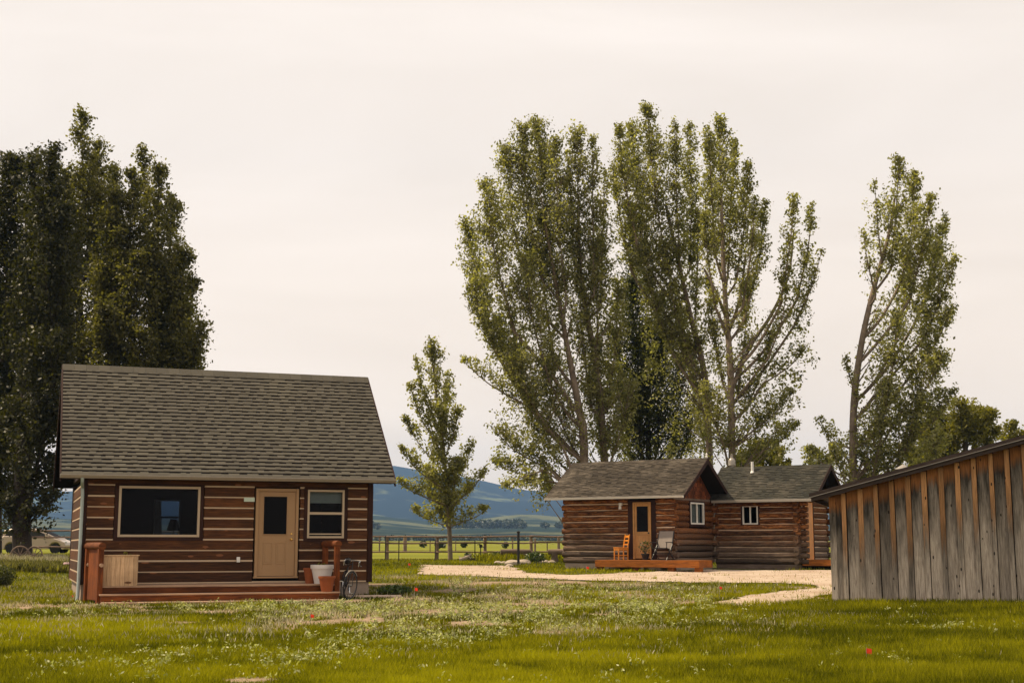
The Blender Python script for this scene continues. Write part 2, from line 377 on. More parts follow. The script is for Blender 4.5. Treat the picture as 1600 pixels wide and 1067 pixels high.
def ell(lst):
    o = []
    for e in lst:
        c = gpt(e[0], e[1]); k = c.y/F; top = gpt(e[0], e[1]-e[3]); bot = gpt(e[0], min(e[1]+e[3], 1090))
        o.append((c.x, (top.y+bot.y)/2, e[2]*k, max((top.y-bot.y)/2, .15), e[4] if len(e) > 4 else 1))
    return o
EP = ell(PATCH); EW = ell(WEED)
def field(E, x, y, soft=.35):
    r = np.zeros_like(x)
    wob = .5*(vnoise(x, y, 1.7, 3)-.5)*2
    for cx, cy, rx, ry, a in E:
        d = np.sqrt(((x-cx)/rx)**2+((y-cy)/ry)**2)+wob*.6
        r = np.maximum(r, a*np.clip((1.25-d)/soft, 0, 1))
    return r
def bare(x, y):
    b = field(EP, x, y, .9)*np.clip((vnoise(x, y, 2.2, 3)-.27)*5, .3, 1)
    n = vnoise(x, y, .9, 4)
    mid = sstep(18, 24, y)*sstep(50, 40, y)*sstep(7, 2, x)*sstep(-16, -5, x)
    return np.clip(b*.9+mid*np.clip((n-.43)*4.5, 0, 1)*.85+.5*np.clip((n-.72)*8, 0, 1)*sstep(60, 45, y), 0, 1)
def axis(fine0, fine1, st, lo, hi, g=1.18):
    a = list(np.arange(fine0, fine1+1e-6, st)); s_ = st
    while a[-1] < hi: s_ *= g; a.append(a[-1]+s_)
    s_ = st; b = [a[0]]
    while b[-1] > lo: s_ *= g; b.append(b[-1]-s_)
    return np.array(b[::-1][:-1]+a)
gx = axis(-15, 20, .14, -900, 900); gy = axis(9, 62, .14, -150, 905, 1.12)
X, Y = np.meshgrid(gx, gy); Zg = gz(X, Y)
idx = np.arange(X.size).reshape(X.shape)
q = np.stack([idx[:-1, :-1], idx[:-1, 1:], idx[1:, 1:], idx[1:, :-1]], -1).reshape(-1, 4)
tone = sstep(58, 85, Y)
gnd = npmesh('ground', np.stack([X, Y, Zg], -1).reshape(-1, 3), q, M['ground'],
             {'bare': ('POINT', bare(X.ravel(), Y.ravel())), 'tone': ('POINT', tone.ravel())})
tag(gnd, kind='structure')
DRIVE = [(657, 883), (730, 884), (795, 884), (806, 890), (830, 895), (890, 899), (940, 897), (1000, 894), (1060, 892.5), (1100, 890), (1200, 891.5), (1262, 891.5), (1340, 891.5),
         (1340, 928), (1290, 930), (1262, 943), (1200, 949), (1150, 953), (1122, 950), (1112, 945), (1155, 935), (1215, 925), (1276, 919), (1258, 914), (1200, 911.5),
         (1100, 911), (1000, 909), (900, 907), (850, 905), (760, 902), (700, 900), (650, 897)]
DW = [gpt(u, v) for u, v in DRIVE]
def inpoly(x, y, poly):
    r = np.zeros(x.shape, bool); n = len(poly)
    for i in range(n):
        x1, y1 = poly[i][0], poly[i][1]; x2, y2 = poly[(i+1) % n][0], poly[(i+1) % n][1]
        c = ((y1 > y) != (y2 > y)) & (x < (x2-x1)*(y-y1)/(y2-y1+1e-12)+x1); r ^= c
    return r
def indrive(x, y):
    wx = x+.9*(vnoise(x, y, .9, 5)-.5); wy = y+1.1*(vnoise(y, x, .9, 5)-.5)
    return inpoly(wx, wy, DW)
dx = np.arange(-8, 18, .1); dy = np.arange(25, 62, .1)
X2, Y2 = np.meshgrid(dx, dy); ins = indrive(X2, Y2)
i2 = np.arange(X2.size).reshape(X2.shape)
c4 = ins[:-1, :-1] & ins[1:, 1:] & ins[:-1, 1:] & ins[1:, :-1]
q2 = np.stack([i2[:-1, :-1], i2[:-1, 1:], i2[1:, 1:], i2[1:, :-1]], -1)[c4]
used, inv = np.unique(q2.ravel(), return_inverse=True)
P2 = np.stack([X2.ravel(), Y2.ravel(), gz(X2.ravel(), Y2.ravel())+.02+.012*vnoise(X2.ravel(), Y2.ravel(), 3, 3)], -1)[used]
tag(npmesh('gravel_drive', P2, inv.reshape(-1, 4), M['gravel']), kind='structure')
# ------------------------------------------------------------------ far hills
def hills(name, m, Y0, Y1, prof, x0, x1, nx, ny, rough, seed):
    xs = np.linspace(x0, x1, nx); ts = np.linspace(0, 1, ny); XX, TT = np.meshgrid(xs, ts)
    YY = Y0+(Y1-Y0)*TT
    pu = [p[0] for p in prof]; pv = [p[1] for p in prof]
    u = 800+F*XX/(YY*math.cos(PITCH)); top = np.interp(u, pu, pv)
    zt = (HV-top)/F*Y1*1.0+CH
    n = vnoise(XX+seed, YY*1.3+seed, rough, 6)-.5
    sh = TT**1.25
    n2 = vnoise(XX*1.2+seed*3, YY*.5+seed, rough*5, 4)-.5
    Z = 2+zt*sh*(1+.35*n*(1-TT))+zt*(.26*n+.12*n2)*sh
    i = np.arange(XX.size).reshape(XX.shape)
    f = np.stack([i[:-1, :-1], i[:-1, 1:], i[1:, 1:], i[1:, :-1]], -1).reshape(-1, 4)
    o = npmesh(name, np.stack([XX, YY, Z], -1).reshape(-1, 3), f, m); o.data.polygons.foreach_set('use_smooth', [True]*len(f))
    return tag(o, kind='structure')
hills('foothills', M['foothill'], 880, 2300, [(-900, 818), (0, 812), (300, 815), (580, 806), (680, 818), (760, 812), (820, 806), (880, 812), (1000, 815), (2400, 812)], -3500, 3500, 260, 60, .0018, 50)
hills('mountains', M['mountain'], 2300, 4300, [(-900, 740), (0, 770), (100, 775), (300, 750), (520, 722), (600, 726), (640, 733), (700, 742), (760, 752), (820, 765), (880, 772), (950, 790), (1100, 800), (1400, 790), (2400, 770)], -5200, 5200, 320, 90, .0011, 210)
# ------------------------------------------------------------------ buildings
def spans(lo, hi, cuts):
    cuts = sorted(cuts); r = []; p = lo
    for a, b in cuts:
        if a > p: r.append((p, a))
        p = max(p, b)
    if p < hi: r.append((p, hi))
    return r
def flat_log_wall(mb, ch, axis, fixed, th, lo, hi, z0, rows, rh, gap, opens, slab=True):
    """squared timbers; axis 'x': wall plane y=fixed, outer face at fixed, thickness th inward (sign)"""
    def put(B, a, b, y0, y1, z0_, z1_, r=None):
        if axis == 'x': B.box(a, b, min(y0, y1), max(y0, y1), z0_, z1_, r)
        else: B.box(min(y0, y1), max(y0, y1), a, b, z0_, z1_, r)
    for i in range(rows):
        za = z0+i*rh+gap/2; zb = z0+(i+1)*rh-gap/2
        cuts = [(a, b) for a, b, c, d in opens if c < (za+zb)/2 < d]
        for a, b in spans(lo, hi, cuts):
            j = random.uniform(-.004, .004); put(mb, a, b, fixed+j*1.6, fixed+th*.5, za+random.uniform(-.009, .006), zb+random.uniform(-.006, .009))
        cuts = [(a, b) for a, b, c, d in opens if c < z0+i*rh+rh*.5 < d]
    for i in range(rows+1):   # chinking strips
        za = z0+i*rh-.021+random.uniform(-.003, .002); zb = z0+i*rh+.021+random.uniform(-.002, .003)
        cuts = [(a, b) for a, b, c, d in opens if c < (za+zb)/2 < d]
        for a, b in spans(lo+.02, hi-.02, cuts): put(ch, a, b, fixed+th*.05, fixed+th*.45, za, zb, .5)
def round_log_wall(mb, ch, axis, fixed, sgn, lo, hi, z0, rows, rh, opens, ext=.2, rad=None):
    """sgn: direction pointing inward from the outer face"""
    rad = rad or rh*.53
    for i in range(rows):
        zc = z0+(i+.5)*rh
        cuts = [(a, b) for a, b, c, d in opens if c < zc < d]
        for a, b in spans(lo-(ext if i % 2 else 0), hi+(ext if i % 2 else 0), cuts):
            n = max(3, int((b-a)/.6)+2); pts = []; rr = []; zj = random.uniform(-.012, .012)
            for k in range(n):
                t = a+(b-a)*k/(n-1); yy = fixed+sgn*(rad*.75)+random.uniform(-.008, .008); zz = zc+zj+random.uniform(-.01, .01)
                pts.append((t, yy, zz) if axis == 'x' else (yy, t, zz)); rr.append(rad*random.uniform(.88, 1.0))
            mb.tube(pts, rr, 10)
    for i in range(1, rows):
        zz = z0+i*rh; cuts = [(a, b) for a, b, c, d in opens if c < zz < d]
        for a, b in spans(lo+.05, hi-.05, cuts):
            n = max(2, int((b-a)/.4)+2); pts = []
            for k in range(n):
                t = a+(b-a)*k/(n-1); yy = fixed+sgn*(rad*.62); z2 = zz+random.uniform(-.009, .009); pts.append((t, yy, z2) if axis == 'x' else (yy, t, z2))
            ch.tube(pts, [rad*.31*random.uniform(.7, 1.15) for _ in pts], 6)
def roof(parent, a0, a1, be, bm_, bb, ze, zr, step, m, md, thick=.10, tab=(.12, .3), light=.58, name='roof'):
    """gable roof, ridge along x; front eave at (be, ze), ridge (bm_, zr), back eave (bb, ze)"""
    s1 = MB()
    d1 = Vector((0, bm_-be, zr-ze)); L1 = d1.length; d1.normalize(); n1 = Vector((0, -d1.z, d1.y))
    slab = [(be, ze-.0), (bm_, zr), (bb, ze), (bb, ze-thick), (bm_, zr-thick*1.3), (be, ze-thick)]
    s1.prism(slab, 'x', a0, a1, .5); rf = s1.build(name, md, parent)
    sh = MB(); i = 0; s_ = 0.0
    def strip(x0, x1, sa, sb, h0, h1, r):
        o = Vector((0, be, ze)); P = lambda x, s, h: Vector((x, 0, 0))+o+d1*s+n1*h
        vs = [P(x0, sa, .001), P(x1, sa, .001), P(x1, sb, .001), P(x0, sb, .001), P(x0, sa, h0), P(x1, sa, h0), P(x1, sb, h1), P(x0, sb, h1)]
        sh.add(vs, [(0, 3, 2, 1), (4, 5, 6, 7), (0, 1, 5, 4), (1, 2, 6, 5), (2, 3, 7, 6), (3, 0, 4, 7)], r)
    while s_ < L1-.02:
        x = a0-.02; off = random.uniform(-.004, .004)
        while x < a1+.02:
            w_ = random.uniform(.5, 1.0); x2 = min(x+w_, a1+.02)
            strip(x, x2, s_-.01+off, s_+step*light*random.uniform(.97, 1.03), .014, .008, random.random()); x = x2
        x = a0
        while x < a1-.1:
            x += random.uniform(*tab)*.9; w_ = random.uniform(*tab); x2 = min(x+w_, a1)
            if x2 > x: strip(x, x2, s_-.012+off, min(s_+step*random.uniform(light+.05, light+.22), L1), .020, .012, random.random())
            x = x2
        s_ += step; i += 1
    rc = sh.build('shingles', m, rf)
    cp = MB(); x = a0-.02
    while x < a1:
        x2 = min(x+.3, a1+.02); cp.prism([(bm_-.16, zr-.13), (bm_, zr+.035), (bm_+.16, zr-.13), (bm_+.15, zr-.16), (bm_, zr+.005), (bm_-.15, zr-.16)], 'x', x, x2-.004); x = x2
    cp.build('ridge_cap', m, rf)
    return rf
def rake(parent, a, w_, be, bm_, bb, ze, zr, m, h=.17, lift=.0):
    r_ = MB(); r_.prism([(be, ze+lift), (bm_, zr+lift), (bb, ze+lift), (bb, ze-h), (bm_, zr-h*1.35), (be, ze-h)], 'x', a, a+w_); return r_.build('rake_board', m, parent)
def window(parent, axis, fixed, s, a0, a1, z0, z1, fw, mf, mg, mid=None, vmid=None, mtrim=None, tw=.0, name='window'):
    """s = outward direction sign on the axis normal"""
    def bx(B, a, b, d0, d1, c, d):
        y0, y1 = sorted((fixed+s*d0, fixed+s*d1))
        if axis == 'x': B.box(a, b, y0, y1, c, d)
        else: B.box(y0, y1, a, b, c, d)
    f = MB(); d = .02
    bx(f, a0, a0+fw, -.09, d, z0, z1); bx(f, a1-fw, a1, -.09, d, z0, z1)
    bx(f, a0+fw, a1-fw, -.09, d, z1-fw, z1); bx(f, a0+fw, a1-fw, -.09, d+.006, z0, z0+fw)
    fr = f.build(name, mf, parent, bevel=.004)
    p = MB(); bx(p, a0+fw, a1-fw, -.05, -.045, z0+fw, z1-fw); p.build('pane', mg, fr)
    if mid or vmid:
        q_ = MB()
        if mid: bx(q_, a0+fw, a1-fw, -.043, d-.004, mid-.03, mid+.03)
        if vmid: bx(q_, vmid-.025, vmid+.025, -.043, d-.004, z0+fw, z1-fw)
        q_.build('sash', mf, fr)
    if mtrim:
        t = MB(); bx(t, a0-tw, a0, -.05, .012, z0-tw, z1+tw*.6); bx(t, a1, a1+tw, -.05, .012, z0-tw, z1+tw*.6)
        bx(t, a0, a1, -.05, .014, z0-tw, z0); bx(t, a0, a1, -.05, .014, z1, z1+tw*.6)
        t.build('trim', mtrim, fr, bevel=.004)
    return fr
# ---- main cabin
AZ1 = .35; C1 = thing('log_cabin', 'large log cabin with white chinking, tan door and red brown deck at left', 'cabin', (-10.34, 32.5, 0), AZ1)
W1 = 7.175; D1 = 5.7; ZR1 = 5.96; ZE1 = 2.97
op_front = [(.76, 2.90, 1.40, 2.80), (4.13, 5.29, .4, 2.75), (5.40, 6.52, 1.38, 2.80)]
z0 = .385; rh = .2605
mb = MB(); ch = MB()
flat_log_wall(mb, ch, 'x', 0, .16, .12, W1-.12, z0, 9, rh, .034, op_front)
flat_log_wall(mb, ch, 'y', 0, .16, .12, D1-.1, z0, 9, rh, .040, [])
flat_log_wall(mb, ch, 'y', W1, -.16, .12, D1-.1, z0, 9, rh, .040, [])
flat_log_wall(mb, ch, 'x', D1, -.16, 0, W1, z0, 9, rh, .040, [(1.9, 2.98, 1.5, 2.7)])
mb.box(.12, W1-.12, .02, .14, 2.73, 2.98)
wl = mb.build('wall', M['log1'], C1, bevel=.016, seg=3); ch.build('chinking', M['chink'], wl)
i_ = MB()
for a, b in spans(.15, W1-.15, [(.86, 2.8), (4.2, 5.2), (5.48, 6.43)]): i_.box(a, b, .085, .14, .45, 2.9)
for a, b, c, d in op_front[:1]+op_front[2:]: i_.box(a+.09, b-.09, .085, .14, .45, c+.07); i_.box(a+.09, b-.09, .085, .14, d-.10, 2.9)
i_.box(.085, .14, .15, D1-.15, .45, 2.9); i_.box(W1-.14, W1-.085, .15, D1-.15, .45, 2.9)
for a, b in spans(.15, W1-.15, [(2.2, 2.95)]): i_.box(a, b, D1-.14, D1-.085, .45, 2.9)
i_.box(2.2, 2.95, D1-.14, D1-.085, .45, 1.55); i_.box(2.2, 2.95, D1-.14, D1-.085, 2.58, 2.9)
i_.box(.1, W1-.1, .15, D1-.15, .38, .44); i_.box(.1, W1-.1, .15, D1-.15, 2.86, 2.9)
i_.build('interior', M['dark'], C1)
for q_ in ((-.012, .12, -.012, .16), (W1-.12, W1+.012, -.012, .16), (-.012, .12, D1-.14, D1+.01), (W1-.12, W1+.012, D1-.14, D1+.01)):
    cb = MB(); cb.box(*q_, .36, 2.9); cb.build('corner_board', M['trim1'], C1, bevel=.006)
fd = MB(); fd.box(.08, W1-.06, .05, D1-.05, -.3, .365); fd.build('foundation', M['concrete'], C1)
for a in (0.0, W1-.12):
    g_ = MB(); g_.prism([(.0, 2.98), (D1/2, ZR1-.16), (D1, 2.98)], 'x', a, a+.12); g_.build('gable', M['trim1'], C1)
window(C1, 'x', 0, -1, .86, 2.80, 1.485, 2.715, .058, M['vinyl'], M['glass'], mtrim=M['trim1'], tw=.09)
w2 = window(C1, 'x', 0, -1, 5.48, 6.43, 1.465, 2.685, .052, M['vinyl'], M['glass'], mid=2.09, mtrim=M['trim1'], tw=.09)
b_ = MB(); b_.box(5.54, 6.38, .12, .13, 2.35, 2.63, .5); b_.build('blind', M['curtain'], w2); 
b_ = MB(); b_.box(5.53, 6.38, .03, .05, 1.555, 1.585, .5); b_.build('sash_rail', M['vinyl'], w2)
window(C1, 'x', D1, 1, 2.2, 2.95, 1.55, 2.58, .04, M['vinyl'], M['glass'], mid=2.08)
# door
d_ = MB(); d_.box(4.17, 4.245, -.035, .12, .51, 2.70); d_.box(5.18, 5.25, -.035, .12, .51, 2.70); d_.box(4.245, 5.18, -.033, .12, 2.625, 2.70); d_.box(4.15, 5.27, -.06, .12, .475, .52)
dr = d_.build('door_frame', M['tan'], C1, bevel=.006)
d_ = MB(); y0_, y1_ = .0, .045
d_.box(4.25, 4.375, y0_, y1_, .53, 2.62, .5); d_.box(4.955, 5.175, y0_, y1_, .53, 2.62, .5)
d_.box(4.375, 4.955, y0_, y1_, 2.50, 2.62, .5); d_.box(4.375, 4.955, y0_+.003, y1_, .53, 1.56, .5)
for a, b in ((4.38, 4.61), (4.70, 4.94)):
    for q0, q1, r0, r1 in ((a, b, .82, .835), (a, b, 1.345, 1.36), (a, a+.014, .835, 1.345), (b-.014, b, .835, 1.345)): d_.box(q0, q1, -.004, .002, r0, r1, .5)
    d_.box(a+.05, b-.05, -.003, .002, .88, 1.3, .5)
for q0, q1, r0, r1 in ((4.355, 4.375, 1.54, 2.52), (4.955, 4.975, 1.54, 2.52), (4.375, 4.955, 1.54, 1.562), (4.375, 4.955, 2.498, 2.52)): d_.box(q0, q1, -.012, .0, r0, r1, .5)
do = d_.build('door', M['tan'], C1, bevel=.003)
d_ = MB(); d_.box(4.375, 4.955, .012, .018, 1.56, 2.50); d_.build('pane', M['glassd'], do)
d_ = MB(); d_.lathe([(.001, 0), (.03, 0), (.03, .008), (.012, .012), (.012, .03), (.03, .04), (.032, .06), (.02, .075), (.001, .076)], 14, M=Matrix.Translation((5.08, 0, 1.44)) @ Matrix.Rotation(math.pi/2, 4, 'X'))
d_.build('door_knob', M['brass'], do, smooth=True); d_ = MB(); d_.lathe([(.001, 0), (.026, 0), (.022, .02), (.001, .021)], 14, M=Matrix.Translation((5.08, 0, 1.57)) @ Matrix.Rotation(math.pi/2, 4, 'X')); d_.build('deadbolt', M['brass'], do, smooth=True)
# roof, rakes, gutter, downspout
bf = -.28; bk = D1+.28; LR = -.5; RR = W1+.5
rf1 = roof(C1, LR, RR, bf, D1/2, bk, ZE1, ZR1, .1465, M['shingle1'], M['shdark1'], tab=(.10, .30), light=.52)
for a, w_ in ((LR-.035, .034), (RR+.001, .034)): rake(C1, a, w_, bf, D1/2, bk, ZE1+.02, ZR1+.02, M['trim1'], .2)
g_ = MB(); g_.prism([(bf-.005, ZE1-.02), (bf-.005, ZE1-.10), (bf-.07, ZE1-.10), (bf-.115, ZE1-.03), (bf-.115, ZE1-.005), (bf-.10, ZE1-.005), (bf-.10, ZE1-.03), (bf-.06, ZE1-.085), (bf-.02, ZE1-.085), (bf-.02, ZE1-.02)], 'x', LR-.02, RR+.02)
g_.box(LR-.03, LR-.02, bf-.115, bf-.005, ZE1-.10, ZE1-.005); gu = g_.build('gutter', M['gutter'], C1)
s_ = MB(); s_.box(LR+.02, RR-.02, bf, -.02, ZE1-.11, ZE1-.095); s_.build('soffit', M['trim1'], C1)
t_ = MB(); t_.tube([(-.02, bf-.06, ZE1-.09), (-.02, bf-.05, ZE1-.17), (.0, -.075, 2.66), (.01, -.075, 2.5), (.01, -.075, .1), (-.02, -.16, -.02)], .042, 8)
t_.build('downspout', M['downspout'], C1, smooth=True)
s_ = MB(); s_.box(3.87, 4.135, -.02, -.004, 2.365, 2.465); sg = s_.build('house_sign', M['sign'], C1, bevel=.004)
s_ = MB(); s_.box(3.73, 3.815, -.035, .0, .87, 1.0); s_.build('outlet_box', M['white'], C1, bevel=.008)
# deck of the main cabin
DK = thing('deck_steps', 'wide red brown deck with two long steps below the tan door', 'deck', C1.location, AZ1)
def world1(a, b, z): return C1.matrix_basis_local(a, b, z)
def loc1(a, b, z=0, az=AZ1, o=(-10.34, 32.5)):
    return Vector((o[0]+a*math.cos(az)-b*math.sin(az), o[1]+a*math.sin(az)+b*math.cos(az), z))
t_ = MB()
for lo, hi, z in ((-1.2, -.0, .35), (-1.5, -1.22, .175), (-1.8, -1.52, .0)):
    n = max(1, round((hi-lo)/.14)); e = (hi-lo)/n
    for k in range(n): t_.box(.42+(.04 if z < .1 else 0), 6.0 if z > .2 else 6.03, lo+k*e+.003, lo+(k+1)*e-.003, z-.035, z)
t_.build('tread_boards', M['tread'], DK, bevel=.006)
r_ = MB(); r_.box(.44, 5.98, -1.185, -1.15, .18, .314); r_.box(.46, 6.0, -1.485, -1.45, .005, .139); r_.box(.48, 6.0, -1.785, -1.75, -.16, -.036)
r_.box(.44, .47, -1.14, -.03, -.05, .314); r_.box(.47, .5, -1.74, -1.52, -.2, -.036); r_.box(.45, .48, -1.44, -1.2, -.1, .139); r_.box(5.95, 5.98, -1.14, -.03, -.1, .314); r_.box(5.97, 6., -1.44, -1.2, -.1, .139)
r_.build('riser_boards', M['redwood'], DK, bevel=.004)
# thin band of worn red nosing under each tread edge is part of the risers
def railing(name, label, a, b0, b1, zt, zb, postw, rot=0):
    bm2 = (b0+b1)/2; R_ = thing(name, label, 'railing', loc1(a, bm2, 0), AZ1+rot); b0 -= bm2; b1 -= bm2
    for b in (b0, b1):
        p = MB(); p.box(-postw/2, postw/2, b-.06, b+.06, zb, zt); p.build('post', M['redwoodz'], R_, bevel=.012)
    c = MB(); c.tube([(0, b0-.12, zt+.045), (.004, (b0+b1)/2, zt+.05), (0, b1+.12, zt+.045)], [.085, .088, .085], 14); c.build('cap_rail', M['redwood'], R_, smooth=True)
    return R_
RL = railing('deck_railing', 'red brown log capped railing at left end of the deck', .31, -1.25, -.20, 1.22, -.05, .125, .22)
for b in (-.60, .455):
    c = MB(); c.tube([(-.0, b, .83), (0, b-.05, .83)], .045, 10); c.build('dowel', M['tread'], RL, smooth=True)
c = MB(); c.box(-.015, .015, -.40, .40, .02, 1.2); c.build('side_panel', M['redwoodz'], RL, bevel=.01)
RRr = railing('deck_railing', 'red brown log capped railing at right end of the deck beside the pots', 5.97, -1.15, -.12, 1.27, .1, .13, .07)
# planter box
PX = thing('planter_box', 'square pale pine planter box at left end of the deck', 'planter', loc1(.88, -.95, .35), AZ1)
p = MB(); n = 8
for k in range(n):
    e = .80/n
    for y in (-.2, .2): p.box(-.40+k*e+.002, -.40+(k+1)*e-.002, y-.012, y+.012, .0, .69+random.uniform(-.004, .004))
for k in range(4):
    e = .376/4
    for x in (-.388, .388): p.box(x-.012, x+.012, -.188+k*e+.002, -.188+(k+1)*e-.002, 0, .69)
p.build('boards', M['pine'], PX, bevel=.003)
p = MB(); 
for x0_, x1_, y0_, y1_ in ((-.425, .425, -.235, -.19), (-.425, .425, .19, .235), (-.425, -.38, -.19, .19), (.38, .425, -.19, .19)): p.box(x0_, x1_, y0_, y1_, .692, .715)
p.build('top_rim', M['pine'], PX, bevel=.004)
p = MB(); p.box(-.37, .37, -.18, .18, .55, .64); p.build('soil', M['soil'], PX)
def leafplant(n, rad, h, size, up=.5, rnd=(0, 1), seed=0):
    r = np.random.default_rng(seed); c = r.normal(0, 1, (n, 3)); c /= np.linalg.norm(c, axis=1)[:, None]; c *= (r.random((n, 1))**.4)
    c = c*np.array([rad, rad, h/2])+np.array([0, 0, h/2]); return leafquads(c, size, r, up, rnd)
def leafquads(c, size, r, up=.3, rnd=(0, 1), asp=.62):
    n = len(c); d = r.normal(0, 1, (n, 3)); d /= np.linalg.norm(d, axis=1)[:, None]
    nn = r.normal(0, 1, (n, 3)); nn[:, 2] += up*2; e = np.cross(d, nn); e /= np.linalg.norm(e, axis=1)[:, None]+1e-9
    s = size*r.uniform(.42, 1.6, (n, 1)) if np.isscalar(size) else np.asarray(size)[:, None]
    v = np.stack([c-d*s*.5, c+e*s*asp*.5, c+d*s*.5, c-e*s*asp*.5], 1).reshape(-1, 3)
    f = np.arange(4*n).reshape(n, 4); a = r.uniform(rnd[0], rnd[1], n); return v, f, a
def addleaf(name, parent, m, *a, off=(0, 0, 0), **k):
    v, f, r = leafplant(*a, **k); return npmesh(name, v+np.array(off), f, m, {'rnd': ('FACE', r)}, parent)
addleaf('seedlings', PX, M['leafyel'], 60, .06, .16, .05, seed=3, off=(.12, 0, .62)); addleaf('seedlings', PX, M['leafyel'], 50, .05, .10, .05, seed=4, off=(.24, .02, .62))
def pot(name, label, loc, rt, rb, h, m, lip=.05, plant=None, sq=False):
    P_ = thing(name, label, 'plant pot', loc, AZ1)
    n = 24; p = MB(); p.lathe([(rb, 0), (rt*.93, h-lip), (rt, h-lip), (rt*1.03, h-lip*.5), (rt*1.02, h), (rt*.9, h), (rt*.86, h-.05), (rb*.8, .06), (.01, .05)], n); p.build('pot_body', m, P_, smooth=True)
    p = MB(); p.lathe([(.01, h-.07), (rt*.86, h-.07), (rt*.86, h-.055), (.01, h-.055)], 16); p.build('soil', M['soil'], P_)
    if plant: addleaf('foliage', P_, M['leafyel'], 70, rt*.7, plant, .05, seed=int(h*100), off=(0, 0, h-.08))
    return P_
pot('plant_pot', 'large white plastic tub with seedlings, standing on the deck', loc1(5.72, -.78, .35), .28, .185, .46, M['plastic'], .10, .12)
pot('plant_pot', 'terracotta pot partly hidden behind the white tub', loc1(5.49, -.48, .35), .175, .115, .38, M['terracotta'], .06)
pot('plant_pot', 'terracotta pot standing on the step in front of the white tub', loc1(5.72, -1.36, .175), .205, .135, .37, M['terracotta'], .06, .06)
# bicycle
BK = thing('bicycle', 'old dark road bicycle with drop handlebars leaning at right end of the deck', 'bicycle', loc1(6.22, -1.52, gh(*loc1(6.3, -1.6)[:2])+.0), AZ1-math.pi/2)
# local x: forward (towards the camera); origin under the front wheel
tilt = math.radians(-7); BK.rotation_euler = (tilt, 0, AZ1-math.pi/2+math.radians(-4))
def wheel(parent, cx, yaw=0):
    Rm = Matrix.Translation((cx, 0, .34)) @ Matrix.Rotation(yaw, 4, 'Z')
    c = lambda r, k, n=40: Rm @ Vector((r*math.cos(2*math.pi*k/n), 0, r*math.sin(2*math.pi*k/n)))
    t = MB(); t.tube([c(.33, k) for k in range(40)], .016, 8, closed=True); ty = t.build('wheel', M['rubber'], parent, smooth=True)
    t = MB(); t.tube([c(.31, k) for k in range(40)], .009, 6, closed=True); t.build('rim', M['rimdark'], ty, smooth=True)
    t = MB()
    for k in range(24): t.tube([Rm @ Vector((0, (.02 if k % 2 else -.02), 0)), c(.305, k, 24)], .0016, 3)
    t.build('spokes', M['rimdark'], ty)
    t = MB(); t.tube([Rm @ Vector((0, -.05, 0)), Rm @ Vector((0, .05, 0))], .02, 10); t.build('hub', M['black'], ty)
YAW = math.radians(-38)
wheel(BK, 0, YAW); wheel(BK, -1.0)
t = MB(); bb = (-.57, 0, .28); st_ = (-.72, 0, .80); hd1 = (-.10, 0, .86); hd0 = (-.075, 0, .70)
for p_, q_ in ((hd1, st_), (hd0, bb), (bb, st_), (st_, (-1.0, .03, .34)), (st_, (-1.0, -.03, .34)), (bb, (-1.0, .03, .34)), (bb, (-1.0, -.03, .34)), (hd1, hd0), (st_, (-.74, 0, .90))): t.tube([p_, q_], .014, 8)
t.build('frame', M['black'], BK, smooth=True)
t = MB(); Ry = Matrix.Rotation(YAW, 4, 'Z')
for s in (-1, 1): t.tube([Ry @ Vector((-.03, s*.03, .69)), Ry @ Vector((-.02, s*.045, .62)), Ry @ Vector((.0, s*.05, .34))], [.012, .011, .008], 8)
t.tube([(-.075, 0, .70), (-.105, 0, .93)], .013, 8); t.build('fork', M['black'], BK, smooth=True)
t = MB(); t.tube([Ry @ Vector((.36*math.cos(a)*1.0, 0, .34+.355*math.sin(a))) for a in np.linspace(.6, 2.4, 10)], .013, 5); t.build('mudguard', M['gutter'], BK)
t = MB()
for s in (-1, 1):
    pts = [Ry @ Vector(p_) for p_ in ((-.10, 0, .94), (-.04, s*.06, .945), (-.03, s*.18, .945), (.03, s*.205, .94), (.075, s*.21, .90), (.07, s*.21, .85), (.02, s*.21, .82), (-.04, s*.21, .82))]
    t.tube(pts, .012, 8)
hb = t.build('handlebar', M['rimdark'], BK, smooth=True)
for s in (-1, 1): t = MB(); t.tube([Ry @ Vector((.04, s*.205, .94)), Ry @ Vector((.10, s*.205, .90)), Ry @ Vector((.09, s*.205, .80))], .008, 6); t.build('brake_lever', M['chrome'], hb)
t = MB(); t.tube([(-.62, 0, .905), (-.72, 0, .915), (-.86, 0, .92)], [.025, .05, .085], 10, sy=1.0); t.build('saddle', M['black'], BK, smooth=True)
t = MB(); t.lathe([(.01, -.006), (.095, -.006), (.095, .006), (.01, .006)], 20, M=Matrix.Translation((-.57, .06, .28)) @ Matrix.Rotation(math.pi/2, 4, 'X')); cr_ = t.build('chainring', M['rimdark'], BK)
for s, q_ in ((1, (-.46, .085, .15)), (-1, (-.68, -.085, .41))):
    t = MB(); t.bar((-.57, s*.08, .28), q_, .02); cq = t.build('crank', M['chrome'], BK); t = MB(); t.bar(q_, (q_[0], q_[1]*2, q_[2]), .05, .02); t.build('pedal', M['chrome'], cq)
# slab at right corner
p_ = loc1(6.95, -.75, 0); S_ = MB(); S_.box(-.65, .75, -.35, .38, -.2, .0); o = S_.build('concrete_slab', M['slab'], bevel=.01); o.location = (p_.x+.05, p_.y-.1, gh(p_.x, p_.y)+.035); o.rotation_euler = (0, 0, .12)
tag(o, 'low pale concrete slab on the ground beside the bicycle wheel', 'slab')
